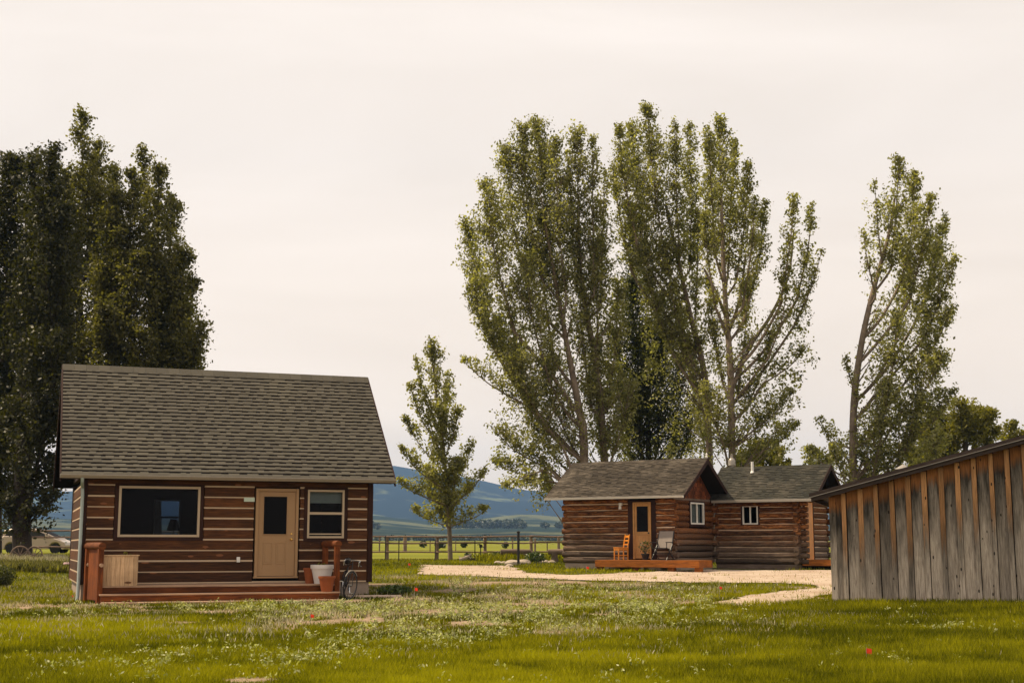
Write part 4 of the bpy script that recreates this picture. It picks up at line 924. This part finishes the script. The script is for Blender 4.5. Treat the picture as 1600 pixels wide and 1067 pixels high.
T('young_tree', 'young slender tree at the rail fence between the two cabins', 74, [(704, 872, 5), (701, 800, 4), (693, 700, 2.8), (680, 600, 1.6), (674, 550, .8)],
  [(673, 532, 690, 660, 20), (650, 560, 680, 660, 12), (640, 600, 686, 700, 14), (632, 655, 690, 735, 15), (626, 700, 695, 765, 16), (620, 752, 698, 790, 14), (642, 795, 700, 822, 15), (698, 585, 688, 690, 12), (716, 640, 693, 720, 14), (740, 690, 698, 770, 16), (760, 735, 700, 795, 15), (762, 795, 703, 822, 14), (690, 640, 700, 800, 26), (715, 720, 702, 822, 24), (668, 730, 700, 826, 22)],
  dens=.88, lsize=.15, seed=7, leafm='leafpale', deep=1.0, fills=[(690, 730, 44, 80, .25), (680, 640, 30, 70, .25), (700, 785, 50, 40, .3)])
T('broad_tree', 'yellow green broad tree with a dark trunk beyond the shed roof', 88, [(1508, 790, 5.5), (1508, 680, 4.5), (1502, 640, 3)],
  [(1500, 628, 1505, 690, 20), (1530, 640, 1515, 690, 22), (1552, 645, 1520, 700, 20), (1462, 645, 1495, 720, 24), (1440, 665, 1480, 760, 30), (1560, 670, 1530, 720, 18), (1480, 680, 1490, 740, 24), (1415, 700, 1470, 780, 30), (1450, 720, 1480, 790, 28)], leafm='leafyel', barkm='barkdark', dens=1.1, lsize=.2, seed=8)
T('broad_tree', 'small round treetop peeking over the shed roof at far right', 95, [(1585, 780, 4), (1585, 700, 3)], [(1582, 662, 1585, 710, 16), (1600, 676, 1590, 715, 16), (1566, 680, 1580, 715, 12)], leafm='leafyel', barkm='barkdark', lsize=.2, seed=9)
T('willow_bush', 'yellow green willow behind the ridge of the far cabin', 80, [(1190, 800, 5), (1190, 740, 4)], [(1160, 712, 1185, 760, 20), (1190, 694, 1190, 760, 22), (1215, 706, 1195, 760, 20), (1235, 722, 1200, 770, 16), (1140, 722, 1180, 770, 16)], leafm='leafyel', lsize=.2, seed=10)
T('leafy_tree', 'low leafy tree between the far cabin roof and the lone cottonwood', 76, [(1275, 800, 3), (1275, 740, 2)], [(1262, 702, 1270, 760, 14), (1282, 706, 1278, 760, 14), (1300, 718, 1285, 770, 14)], lsize=.17, seed=21)
# left group
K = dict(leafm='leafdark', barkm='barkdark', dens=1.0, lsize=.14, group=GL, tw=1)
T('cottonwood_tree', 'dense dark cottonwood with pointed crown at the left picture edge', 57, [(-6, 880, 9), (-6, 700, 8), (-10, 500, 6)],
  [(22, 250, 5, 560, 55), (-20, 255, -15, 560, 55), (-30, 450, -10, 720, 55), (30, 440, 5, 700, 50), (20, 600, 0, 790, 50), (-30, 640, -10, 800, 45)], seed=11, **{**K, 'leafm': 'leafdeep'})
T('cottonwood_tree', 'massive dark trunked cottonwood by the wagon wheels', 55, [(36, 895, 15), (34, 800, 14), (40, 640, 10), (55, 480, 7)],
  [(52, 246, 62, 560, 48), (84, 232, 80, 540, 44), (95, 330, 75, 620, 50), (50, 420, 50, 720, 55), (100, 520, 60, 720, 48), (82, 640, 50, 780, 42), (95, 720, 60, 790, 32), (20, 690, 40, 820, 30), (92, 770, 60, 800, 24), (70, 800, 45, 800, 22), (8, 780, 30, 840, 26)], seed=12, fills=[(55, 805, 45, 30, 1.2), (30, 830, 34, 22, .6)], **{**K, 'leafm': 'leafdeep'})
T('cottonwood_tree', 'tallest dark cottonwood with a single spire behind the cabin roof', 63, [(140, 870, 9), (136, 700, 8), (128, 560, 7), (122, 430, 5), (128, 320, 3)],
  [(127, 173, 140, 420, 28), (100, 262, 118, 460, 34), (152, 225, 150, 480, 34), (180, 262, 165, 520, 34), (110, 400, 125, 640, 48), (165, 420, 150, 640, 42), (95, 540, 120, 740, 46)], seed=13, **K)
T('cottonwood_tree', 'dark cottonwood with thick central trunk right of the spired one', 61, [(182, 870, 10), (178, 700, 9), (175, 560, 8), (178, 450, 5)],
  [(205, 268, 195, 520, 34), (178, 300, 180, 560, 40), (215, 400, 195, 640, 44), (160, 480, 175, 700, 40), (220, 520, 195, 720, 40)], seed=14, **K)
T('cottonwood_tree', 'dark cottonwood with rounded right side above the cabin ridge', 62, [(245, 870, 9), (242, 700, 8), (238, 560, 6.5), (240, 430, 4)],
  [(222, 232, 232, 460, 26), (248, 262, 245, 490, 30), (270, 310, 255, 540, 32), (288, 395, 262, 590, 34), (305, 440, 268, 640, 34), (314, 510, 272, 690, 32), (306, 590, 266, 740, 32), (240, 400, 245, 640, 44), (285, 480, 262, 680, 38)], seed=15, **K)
print('leaves', tot)
# ------------------------------------------------------------------ fences and garden things
RF = thing('rail_fence', 'three rail weathered wooden fence along the far edge of the lawn', 'fence', (0, 0, 0))
fa_, fb_ = Vector((-25.5, 71, 0)), Vector((6.5, 77.6, 0)); nP = 13; P0 = None
for k in range(nP):
    p = fa_.lerp(fb_, k/(nP-1)); p.x += random.uniform(-.1, .1); z = gh(p.x, p.y)
    t = MB(); t.tube([(p.x, p.y, z-.2), (p.x+random.uniform(-.03, .03), p.y, z+1.28)], [.10, .085], 9); t.build('post', M['railz'], RF, smooth=True)
    if P0:
        for h, r_ in ((1.27, .05), (.93, .048), (.42, .045)):
            a = Vector((P0[0].x-.12, P0[0].y-.10, P0[1]+h+random.uniform(-.03, .03))); b = Vector((p.x+.12, p.y-.10, z+h+random.uniform(-.03, .03)))
            t = MB(); t.tube([a, a.lerp(b, .5)+Vector((0, 0, random.uniform(-.03, .03))), b], [r_*1.1, r_, r_*.85], 8); t.build('rail', M['rail'], RF, smooth=True)
    P0 = (p, z)
WF = thing('wire_fence', 'thin wire fence with dark steel posts in front of the rail fence', 'fence')
pp = []
for u, v, h in ((560, 877, 1.3), (602, 877.5, 1.3), (623, 877, 1.1), (680, 876, 1.1), (742, 875, 1.1)):
    p = gpt(u, v); p.y = 70.5; p.x = at(u, v, 70.5).x; p.z = gh(p.x, p.y); t = MB(); t.box(p.x-.025, p.x+.025, p.y-.02, p.y+.02, p.z-.1, p.z+h); t.build('steel_post', M['black'], WF); pp.append(p)
for h in (.12, .55, 1.0):
    t = MB(); t.tube([p+Vector((0, -.03, h)) for p in pp], .010, 4); t.build('wire', M['greywood'], WF)
p = gpt(810, 884); BP = thing('garden_post', 'tall thin black post standing among the pale border stones', 'post', p)
t = MB(); t.tube([(0, 0, -.1), (0, 0, 1.42)], .06, 8); t.build('shaft', M['black'], BP, smooth=True); t = MB(); t.lathe([(.065, 1.42), (.075, 1.44), (.075, 1.47), (.01, 1.5)], 10); t.build('post_cap', M['black'], BP)
p = at(751, 872, 73); p.z = gh(p.x, p.y); HY = thing('yard_hydrant', 'slim black yard hydrant by the dark garden bed', 'hydrant', p)
t = MB(); t.tube([(0, 0, -.1), (0, 0, .75)], .03, 8); t.build('pipe', M['black'], HY); t = MB(); t.tube([(0, 0, .68), (0, 0, .86)], [.075, .085], 10); t.tube([(.05, 0, .76), (.2, 0, .7), (.22, 0, .6)], .025, 6); t.tube([(-.02, 0, .88), (-.2, 0, .84)], .018, 6); t.build('hydrant_head', M['black'], HY, smooth=True)
# dark garden bed (trough) and driftwood
p = at(750, 876, 72.5); p.z = gh(p.x, p.y); GB = thing('garden_trough', 'long dark low trough on the lawn near the young tree', 'trough', p, .05)
t = MB(); t.prism([(-.6, 0), (.55, 0), (.62, .20), (.58, .20), (.52, .04), (-.57, .04), (-.62, .20), (-.66, .20)], 'y', -.3, .3); t.build('trough_body', M['black'], GB); t = MB(); t.box(-.56, .52, -.28, .28, .045, .14); t.build('soil', M['soil'], GB)
p = at(727, 877, 71.5); p.z = gh(p.x, p.y); o = MB().tube([(-.32, 0, .05), (-.1, .02, .12), (.12, 0, .22), (.34, .03, .38)], [.10, .11, .09, .04], 8).tube([(.05, 0, .2), (.2, -.1, .22), (.3, -.12, .12)], [.05, .04, .02], 6).tube([(-.2, 0, .1), (-.35, .1, .26)], [.05, .02], 6).build('driftwood_log', M['stone'], smooth=True); o.location = p; tag(o, 'pale bleached driftwood piece lying beside the dark trough', 'driftwood')
def bench(label, u, v, Y, ln, rz):
    p = at(u, v, Y); p.z = gh(p.x, p.y); b = thing('log_bench', label, 'bench', p, rz, 'rustic log benches on the far lawn')
    t = MB(); t.tube([(-ln/2, 0, .50), (0, 0, .51), (ln/2, 0, .50)], [.13, .14, .12], 9); t.build('seat', M['greywood'], b, smooth=True)
    for s in (-1, 1): t = MB(); t.tube([(s*ln*.32, 0, -.05), (s*ln*.32, 0, .25), (s*ln*.32, 0, .45)], [.24, .15, .18], 9); t.build('leg', M['greywood'], b, smooth=True)
    return b
bench('rustic half log bench behind the black post', 806, 878, 69, 1.55, .1); bench('rustic log bench half hidden by the small cabin corner', 884, 879, 66, 1.7, -.05)
rs = random.Random(4)
for i, (u, v, s, lb) in enumerate([(802, 883, .30, 'pale boulder left of the black post base'), (818, 881, .26, 'pale boulder just right of the black post'), (778, 880, .15, 'small pale rock left of the log bench leg'), (787, 880, .13, 'small pale rock under the log bench'), (840, 880, .16, 'small pale rock below the dark shrub'), (851, 879, .17, 'low pale rock between shrub and cabin'), (862, 879.5, .16, 'low pale rock nearest the cabin corner'), (796, 885, .14, 'small pale rock at the gravel edge')]):
    p = gpt(u, v); import bmesh
    bm = bmesh.new(); bmesh.ops.create_icosphere(bm, subdivisions=3, radius=1)
    sd = rs.random()*40
    for vv in bm.verts:
        d = 1+.35*(float(vnoise(vv.co.x*1.3+sd, vv.co.y*1.3+vv.co.z*2.1+sd, 1, 3))-.5); vv.co = Vector((vv.co.x*s*1.25*d, vv.co.y*s*.9*d, vv.co.z*s*.62*d))
    me = bpy.data.meshes.new('border_rock'); bm.to_mesh(me); bm.free(); me.materials.append(M['stone']); o = bpy.data.objects.new('border_rock', me); COL.objects.link(o); o.location = (p.x, p.y, p.z+s*.2); tag(o, lb, 'rock', 'pale rocks along the gravel edge')
def shrub(name, label, p, rad, h, n, size, m='shrub', stems=True, seed=1, cat='shrub', rnd=(0, 1), group=None):
    s = thing(name, label, cat, p, group=group); addleaf('foliage', s, M[m], n, rad, h, size, seed=seed, rnd=rnd)
    t = MB(); r = random.Random(seed)
    for k in range(7): a = r.uniform(0, 6.28); q_ = r.uniform(.3, .8)*rad; t.tube([(0, 0, -.03), (q_*.4*math.cos(a), q_*.4*math.sin(a), h*.4), (q_*math.cos(a), q_*math.sin(a), h*.85)], [.02, .014, .006], 5)
    t.build('stems', M['barkdark'], s); return s
shrub('shrub', 'dark green shrub behind the pale rocks by the small cabin', gpt(836, 880), .5, .55, 900, .09, seed=2)
shrub('shrub', 'low green shrub between trough and log bench', at(778, 880, 72)*1, .55, .5, 500, .09, m='shrub', seed=5).location.z = gh(-.8, 72)
shrub('shrub', 'rounded dark bush cut off by the left picture edge', gpt(1, 917), .42, .62, 2600, .05, seed=3, m='leafmid')
shrub('shrub', 'added dark leaf clump standing for the grassy shadow at right corner of the large cabin', loc1(7.75, -.15, gh(*loc1(7.7, -.2)[:2])), .45, .24, 700, .08, seed=6)  # dark leaves added in place of the shadow on the taller grass
s = shrub('tree_sapling', 'little round bush beside the driftwood', at(733, 874, 73.5), .28, .45, 300, .08, seed=7); s.location.z = gh(s.location.x, s.location.y)
# pink blossom by the left wall
p = gpt(102, 893); fl = thing('flower', 'single pinkish white blossom on a dark stem by the left cabin wall', 'flower', p)
t = MB(); t.tube([(-.03, 0, -.02), (0, 0, .14), (.03, 0, .26)], [.02, .02, .012], 6); t.build('stem', M['barkdark'], fl); addleaf('foliage', fl, M['leafmid'], 60, .09, .2, .06, seed=5, off=(0, 0, .05))
M['pink'] = plain('pinkish petals', (.62, .42, .42), .7, .2); t = MB()
for k in range(9): a = k*.7; t.tube([(.03, 0, .27), (.03+.08*math.cos(a), .08*math.sin(a), .30), (.03+.12*math.cos(a), .12*math.sin(a), .26)], [.02, .035, .01], 6)
t.build('petals', M['pink'], fl)
# marker flags
fp = None
for i, (u, v, h, s, lb) in enumerate([(1354, 1036, .10, 1, 'bright red marker flag in the foreground grass below the shed'), (484, 981, .16, .85, 'small orange red marker flag in front of the deck'), (647.5, 934, .17, 1.15, 'orange marker flag standing right of the large cabin'), (1124, 931, .16, 1, 'orange marker flag inside the loop of the gravel drive'),
                                      (916, 896, .16, 1.3, 'orange marker flag at the left end of the orange deck'), (637.5, 889, .14, 1.3, 'orange marker flag left of the gravel drive end'), (112, 936, .05, .7, 'tiny orange marker flag low in grass by the downspout')]):
    p = gpt(u, v); s *= .82; k = s
    f = thing('marker_flag', lb, 'flag', (p.x, p.y, p.z), random.uniform(-.5, .5), 'orange marker flags in the grass')
    t = MB(); t.tube([(0, 0, -.03), (.004, 0, h+.10*k)], .003 if p.y < 20 else .006, 5); t.build('wire_stake', M['gutter'], f)
    t = MB(); n = 5
    for j in range(n):
        x0_, x1_ = .09*k*j/n, .09*k*(j+1)/n; w0, w1 = .008*math.sin(j*1.4), .008*math.sin((j+1)*1.4); d0, d1 = -.10*x0_, -.14*x1_
        hh = .085*k
        t.add([(x0_, w0, h+.01+d0), (x1_, w1, h+.01+d1), (x1_, w1, h+hh+d1), (x0_, w0, h+hh+d0), (x0_, w0+.001, h+.01+d0), (x1_, w1+.001, h+.01+d1), (x1_, w1+.001, h+hh+d1), (x0_, w0+.001, h+hh+d0)], [(0, 1, 2, 3), (7, 6, 5, 4)], .5)
    t.build('flag_sheet', M['flag'], f)
# wagon wheels
def wagon(u, v, Y, R, rz, lb):
    p = at(u, v, Y); p.z = gh(p.x, p.y)+R-.03; wq = thing('wagon_wheel', lb, 'wagon wheel', p, rz, 'old wagon wheels under the left trees')
    c = lambda r, k, n: Vector((r*math.cos(2*math.pi*k/n), 0, r*math.sin(2*math.pi*k/n)))
    t = MB(); t.tube([c(R, k, 28) for k in range(28)], .03, 6, closed=True); t.build('rim', M['greywood'], wq, smooth=True)
    t = MB(); t.tube([(0, -.09, 0), (0, .09, 0)], .07, 10); t.build('hub', M['greywood'], wq)
    for k in range(10): t = MB(); t.tube([c(.06, k, 10), c(R, k, 10)], .016, 5); t.build('spoke', M['greywood'], wq)
wagon(31, 872, 53.5, .36, .1, 'old wagon wheel leaning in the flowers, the left one'); wagon(53, 872, 53.2, .36, -.25, 'old wagon wheel leaning in the flowers, nearer the car')
# car
p = at(48, 860, 82); p.z = gh(p.x, p.y)+.0
CA = thing('parked_car', 'pale beige hatchback parked beyond the rail fence at far left', 'car', (p.x+.40, p.y, p.z-.02), 0)
prof_ = [(-2.05, .35), (-2.1, .7), (-2.0, .95), (-1.75, 1.05), (1.0, .98), (1.6, .80), (1.9, .66), (1.95, .5), (1.94, .3), (1.80, .22)]
def arch(cx): return [(cx+.36*math.cos(a), .30+.36*math.sin(a)) for a in np.linspace(-.1, math.pi+.1, 12)]
body = prof_+arch(1.32)+arch(-1.32)+[(-1.8, .22)]
t = MB(); t.prism(body, 'y', -.85, .85); t.build('body', M['carpaint'], CA, bevel=.06, seg=3)
gh_ = [(-2.0, .98), (-1.8, 1.38), (-1.2, 1.50), (-.5, 1.53), (.27, 1.42), (1.55, .84)]
t = MB(); t.prism(gh_, 'y', -.70, .70); t.build('cabin', M['carpaint'], CA, bevel=.05, seg=3)
t = MB(); t.prism([(-1.75, 1.03), (-1.6, 1.32), (-.55, 1.42), (-.55, 1.03)], 'y', -.715, -.705); t.build('side_window', M['black'], CA)
t = MB(); t.prism([(-.47, 1.03), (-.47, 1.42), (.25, 1.32), (.95, 1.01)], 'y', -.715, -.705); t.build('side_window', M['black'], CA)
t = MB(); t.bar((.33, 0, 1.42), (1.25, 0, 1.0), 1.2, .012, up=(0, 0, 1)); t.build('windscreen', M['glassd'], CA)
for cx in (-1.32, 1.32):
    for s in (-1, 1):
        t = MB(); t.lathe([(.2, -.1), (.3, -.1), (.31, -.05), (.31, .05), (.3, .1), (.2, .1)], 24, M=Matrix.Translation((cx, s*.75, .30)) @ Matrix.Rotation(math.pi/2, 4, 'X')); wh = t.build('wheel', M['rubber'], CA, smooth=True)
        t = MB(); t.lathe([(.001, -.06), (.05, -.06), (.05, .06), (.001, .06)], 12, M=Matrix.Translation((cx, s*.78, .30)) @ Matrix.Rotation(math.pi/2, 4, 'X'))
        for k in range(5): a = k*2*math.pi/5; t.bar((cx, s*.82, .3), (cx+.2*math.cos(a), s*.82, .3+.2*math.sin(a)), .05, .03, up=(0, 1, 0))
        t.tube([(cx+.2*math.cos(a), s*.82, .3+.2*math.sin(a)) for a in np.linspace(0, 6.283, 20)[:-1]], .018, 6, closed=True); t.build('rim', M['rim'], wh)
for s in (-1, 1):
    t = MB(); t.box(1.72, 1.93, s*.62-.12, s*.62+.12, .62, .72); t.build('headlight', M['chrome'], CA, bevel=.02)
    t = MB(); t.box(.75, .95, s*.95-.06, s*.95+.06, 1.0, 1.12); t.build('mirror', M['carpaint'], CA, bevel=.02)
# far wire fence with posts in the pasture
FW = thing('pasture_fence', 'distant sagging wire fence with short dark posts in the bright pasture', 'fence'); pv = []
for u, h, th in ((500, 1.2, .05), (545, 1.2, .05), (593, 1.3, .06), (633, 1.3, .16), (672, 1.0, .04), (712, 1.0, .04), (757, 1.2, .06), (801, 1.2, .06), (836, 1.2, .09), (855, .9, .05), (873, 1.3, .12), (930, 1.2, .06)):
    p = at(u, 850, 118); p.z = gh(p.x, p.y); t = MB(); t.tube([(p.x, p.y, p.z-.1), (p.x, p.y, p.z+h)], th, 6); t.build('post', M['greywood'], FW); pv.append(p)
t = MB(); t.tube([q_ for a, b in zip(pv[:-1], pv[1:]) for q_ in (a+Vector((0, -.1, .8)), a.lerp(b, .5)+Vector((0, -.1, .72)))], .02, 4); t.build('wire', M['greywood'], FW)
for i, (u, v, s, lb) in enumerate([(661, 852, .35, 'dark weed clump caught on pasture wire, leftmost'), (685, 853.5, .3, 'dark weed clump on pasture wire left of the young tree trunk'), (692, 853, .3, 'dark weed clump touching the young tree trunk'), (725, 853, .3, 'dark weed clump on pasture wire right of the young tree'), (789, 853, .34, 'dark weed clump on pasture wire above the log bench')]):
    p = at(u, v, 117.6); t = thing('weed_clump', lb, 'weed', (p.x, p.y, p.z-s*.5), group='dark weed clumps on the pasture wire'); addleaf('foliage', t, M['fartree'], 120, s, s*1.6, .22, seed=i)
# flower border under the left trees
def scatter_stalks(name, m, n, u0, u1, Y0, Y1, h0, h1, wdt, seed, rnd=(0, 1)):
    r = np.random.default_rng(seed); Y_ = r.uniform(Y0, Y1, n); x = (r.uniform(u0, u1, n)-800)/F*Y_*1.0; z = gz(x, Y_); h = r.uniform(h0, h1, n)
    a = r.uniform(0, 6.28, n); l = r.normal(0, .3, (n, 2))*h[:, None]
    wv = np.stack([np.cos(a), np.sin(a)], -1)*wdt
    B = np.stack([x, Y_, z], -1); tp = B+np.stack([l[:, 0], l[:, 1], h], -1); md = B*.45+tp*.55
    W_ = np.concatenate([wv, np.zeros((n, 1))], 1)
    v = np.stack([B-W_*.5, B+W_*.5, md+W_, tp, md-W_], 1).reshape(-1, 3)
    f = np.arange(5*n).reshape(n, 5); return v, f, r.uniform(rnd[0], rnd[1], n)
v, f, a = scatter_stalks('x', None, 9000, -60, 112, 50.5, 56, .12, .42, .02, 3)
tag(npmesh('flower_border', v, f, M['straw'], {'rnd': ('FACE', a)}), 'pale flowering border plants under the left trees', 'flower border', kind='stuff')
v, f, a = scatter_stalks('x', None, 12000, -60, 115, 47.5, 52.5, .12, .34, .03, 4)
tag(npmesh('border_foliage', v, f, M['leafdark'], {'rnd': ('FACE', a)}), 'dark green foliage along the front of the flower border', 'foliage', kind='stuff')
v, f, a = scatter_stalks('x', None, 2200, 745, 880, 66, 74, .12, .5, .025, 5)
tag(npmesh('tall_grass', v, f, M['grass'], {'rnd': ('FACE', a)}), 'tall green grass around the log benches', 'tall grass', kind='stuff')
# far trees: dark wood on the foothill and hedgerow at the field edge
def farwood(name, label, specs, m, seed):
    r = np.random.default_rng(seed); C = []
    for u0, u1, Yd, h, n in specs:
        for k in range(n):
            u = r.uniform(u0, u1); Y_ = Yd*r.uniform(.97, 1.05); x = (u-800)/F*Y_; z = np.interp(Y_, [0, 900, 2300], [4, 6, 50]) if Yd > 1000 else gh(x, Y_); hh = h*r.uniform(.6, 1.2)
            q_ = r.normal(0, 1, (60, 3)); q_ /= np.linalg.norm(q_, axis=1)[:, None]; C.append(q_*np.array([hh*.45, hh*.45, hh*.5])+np.array([x, Y_, z+hh*.5]))
    C = np.concatenate(C); v, f, a = leafquads(C, specs[0][3]*.4, r, .2); o = npmesh(name, v, f, M[m], {'rnd': ('FACE', a)}); tag(o, label, 'wood', kind='stuff')
farwood('field_edge_trees', 'hazy row of trees along the far edge of the pasture', [(-900, 2500, 800, 3, 420), (560, 900, 760, 2.6, 60), (-100, 130, 760, 3, 30)], 'fartree', 3)
farwood('foothill_wood', 'dark wood on the lower foothill behind the rail fence', [(695, 820, 1300, 6, 120), (582, 596, 1250, 5, 6), (845, 900, 1300, 3.5, 20)], 'fartree', 4)
# ------------------------------------------------------------------ grass
def clear(x, y):
    ok = ~indrive(x, y) | (np.random.default_rng(5).random(len(x)) < .035+.25*np.clip((vnoise(x, y, .7, 3)-.62)*8, 0, 1))
    def inb(x, y, az, o, a0, a1, b0, b1):
        c, s = math.cos(az), math.sin(az); dx_ = x-o[0]; dy_ = y-o[1]; A = dx_*c+dy_*s; B = -dx_*s+dy_*c; return (A > a0) & (A < a1) & (B > b0) & (B < b1)
    ok &= ~inb(x, y, AZ1, (-10.34, 32.5), .02, W1, 0, D1); ok &= ~inb(x, y, AZ1, (-10.34, 32.5), .35, 6.05, -1.8, 0); ok &= ~inb(x, y, AZ2, O2, -W2, 3.6, 0, 6.5); ok &= ~inb(x, y, -.3, (7, 29.8), -.02, A1s, 0, Dp)
    pq = loc1(6.95, -.75); ok &= ~((abs(x-pq.x-.1) < .72) & (abs(y-pq.y) < .42))
    return ok
def blades(n, Y0, Y1, seed, hbase, dens_pow=1.0, margin=60):
    r = np.random.default_rng(seed)
    # pdf in Y so that near ground has more blades
    t = r.random(n); Y_ = (Y0**(1-dens_pow)+t*(Y1**(1-dens_pow)-Y0**(1-dens_pow)))**(1/(1-dens_pow)) if dens_pow != 1 else Y0*(Y1/Y0)**t
    x = (r.uniform(-margin, 1600+margin, n)-800)/F*Y_*1.02
    b = bare(x, Y_); lush = np.clip((x-1.0)/3, 0, 1)*sstep(33, 27, Y_)
    keep = (r.random(n) > b*1.15) & clear(x, Y_)
    keep &= r.random(n) < (.62+.38*np.maximum(lush, sstep(22, 17, Y_)))
    x = x[keep]; Y_ = Y_[keep]; lush = lush[keep]; b = b[keep]; m = len(x)
    t4 = vnoise(x, Y_, 3.2, 2)-.5; tn = vnoise(x, Y_, .55, 4); t2 = vnoise(x*.4+9, Y_*1.4, .9, 3)
    h = hbase*r.uniform(.45, 1.3, m)*(.6+.8*tn+.45*lush+1.1*t4)*(1-.5*b)
    wdt = (.0035+.00030*Y_)*r.uniform(.7, 1.3, m)
    a = r.uniform(0, 6.28, m); le = r.uniform(0, 6.28, m); ll = h*r.uniform(.15, .8, m)
    B = np.stack([x, Y_, gz(x, Y_)-.005], -1); W_ = np.stack([np.cos(a)*wdt, np.sin(a)*wdt, 0*a], -1)
    tp = B+np.stack([np.cos(le)*ll, np.sin(le)*ll, h], -1); v = np.stack([B-W_, B+W_, tp], 1).reshape(-1, 3)
    t3 = vnoise(x*.55+3, Y_*.9+50, .30, 3)
    tone_ = np.clip(.39+1.0*(t2-.5)+.9*(tn-.5)+1.1*(t3-.5)+.7*t4+.75*(r.random(m)-.42)-.08*lush, 0, 1)
    return v, np.arange(3*m).reshape(m, 3), tone_
V = []; Fc = []; A_ = []; o_ = 0
for args in ((420000, 10.5, 20, 1, .085, 1.6), (380000, 20, 36, 2, .085, 1.2), (150000, 36, 76, 3, .10, 1.0)):
    v, f, a = blades(*args); V.append(v); Fc.append(f+o_); A_.append(a); o_ += len(v)
v, f, a = scatter_stalks('x', None, 90000, -40, 1640, 16, 46, .03, .12, .009, 9)
cx_ = v.reshape(-1, 5, 3)[:, 0]; ms_ = (vnoise(cx_[:, 0], cx_[:, 1], .8, 4)-.44)*4*(.30+1.6*sstep(19, 24, cx_[:, 1])*sstep(8, 2, cx_[:, 0])); kq = (RNG.random(len(cx_)) < ms_) & clear(cx_[:, 0], cx_[:, 1])
v = v.reshape(-1, 5, 3)[kq].reshape(-1, 3); f = np.arange(len(v)).reshape(-1, 5)
tag(npmesh('dry_grass', v, f, M['straw'], {'rnd': ('FACE', a[kq])}), 'straw coloured dry grass tufts mixed into the lawn', 'grass', kind='stuff')
tag(npmesh('grass', np.concatenate(V), np.concatenate(Fc), M['grass'], {'rnd': ('FACE', np.concatenate(A_))}), 'yellow green lawn grass covering the yard', 'grass', kind='stuff')
# weeds: little rosettes of leaves, their sheen painted in as pale colour
r = np.random.default_rng(77); n = 60000; t_ = r.random(n); Y_ = 11*(46/11)**t_; x = (r.uniform(-40, 1640, n)-800)/F*Y_
wd_ = field(EW, x, Y_, .8)*np.clip((vnoise(x, Y_, 1.3, 3)-.40)*5, 0, 1)+.012
keep = (r.random(n) < wd_*.50) & clear(x, Y_); x = x[keep]; Y_ = Y_[keep]; m_ = len(x); zz = gz(x, Y_)
kk = 9; hh = r.uniform(.03, .14, m_)*(1+.3*(Y_ > 20)); c = np.repeat(np.stack([x, Y_, zz], -1), kk, 0); fr_ = r.random(m_*kk); c[:, 2] += fr_*np.repeat(hh, kk)+.02
c[:, :2] += r.normal(0, .035, (m_*kk, 2)); v, f, a = leafquads(c, np.repeat(.030+.0012*Y_, kk)*r.uniform(.6, 1.2, m_*kk), r, .9, asp=.5)
tag(npmesh('weeds', v, f, M['weed'], {'rnd': ('FACE', np.clip(a*.7+.3*fr_, 0, 1))}), 'leafy weeds scattered over the lawn, leaf sheen painted pale', 'weeds', kind='stuff')
print('weeds', m_)
r = np.random.default_rng(31); n = 14000; sx_ = r.uniform(-8, 18, n); sy_ = r.uniform(25, 62, n); kq = indrive(sx_, sy_) & (sy_ < 60); sx_ = sx_[kq]; sy_ = sy_[kq]; n = len(sx_)
sz_ = r.uniform(.005, .019, n); oc = np.array([[1, 0, 0], [0, 1, 0], [-1, 0, 0], [0, -1, 0], [0, 0, .7], [0, 0, -.4]])
v = (oc[None]*sz_[:, None, None]*r.uniform(.6, 1.4, (n, 6, 1))+np.stack([sx_, sy_, gz(sx_, sy_)+.03], -1)[:, None]).reshape(-1, 3)
f = (np.array([[0, 1, 4], [1, 2, 4], [2, 3, 4], [3, 0, 4], [1, 0, 5], [2, 1, 5], [3, 2, 5], [0, 3, 5]])[None]+(np.arange(n)*6)[:, None, None]).reshape(-1, 3)
M['pebble'] = leafmat('pebbles', (.30, .22, .165), (.60, .47, .37), 0.0, .9, .1)
tag(npmesh('gravel_stones', v, f, M['pebble'], {'rnd': ('FACE', np.repeat(r.random(n), 8))}), 'loose pale stones lying on the gravel drive', 'gravel', kind='stuff')
# ------------------------------------------------------------------ haze
hz = MB(); hz.box(-5600, 5600, -200, 4700, -3, 330); m = Mat('haze'); m.t.nodes.remove(m.b); pvn = m.n('ShaderNodeVolumePrincipled')
pvn.inputs['Color'].default_value = (.33, .57, 1.0, 1); pvn.inputs['Density'].default_value = .00012; pvn.inputs['Anisotropy'].default_value = .2
m.l(pvn.outputs[0], m.o.inputs['Volume']); ho = hz.build('haze', m.m); tag(ho, kind='stuff')
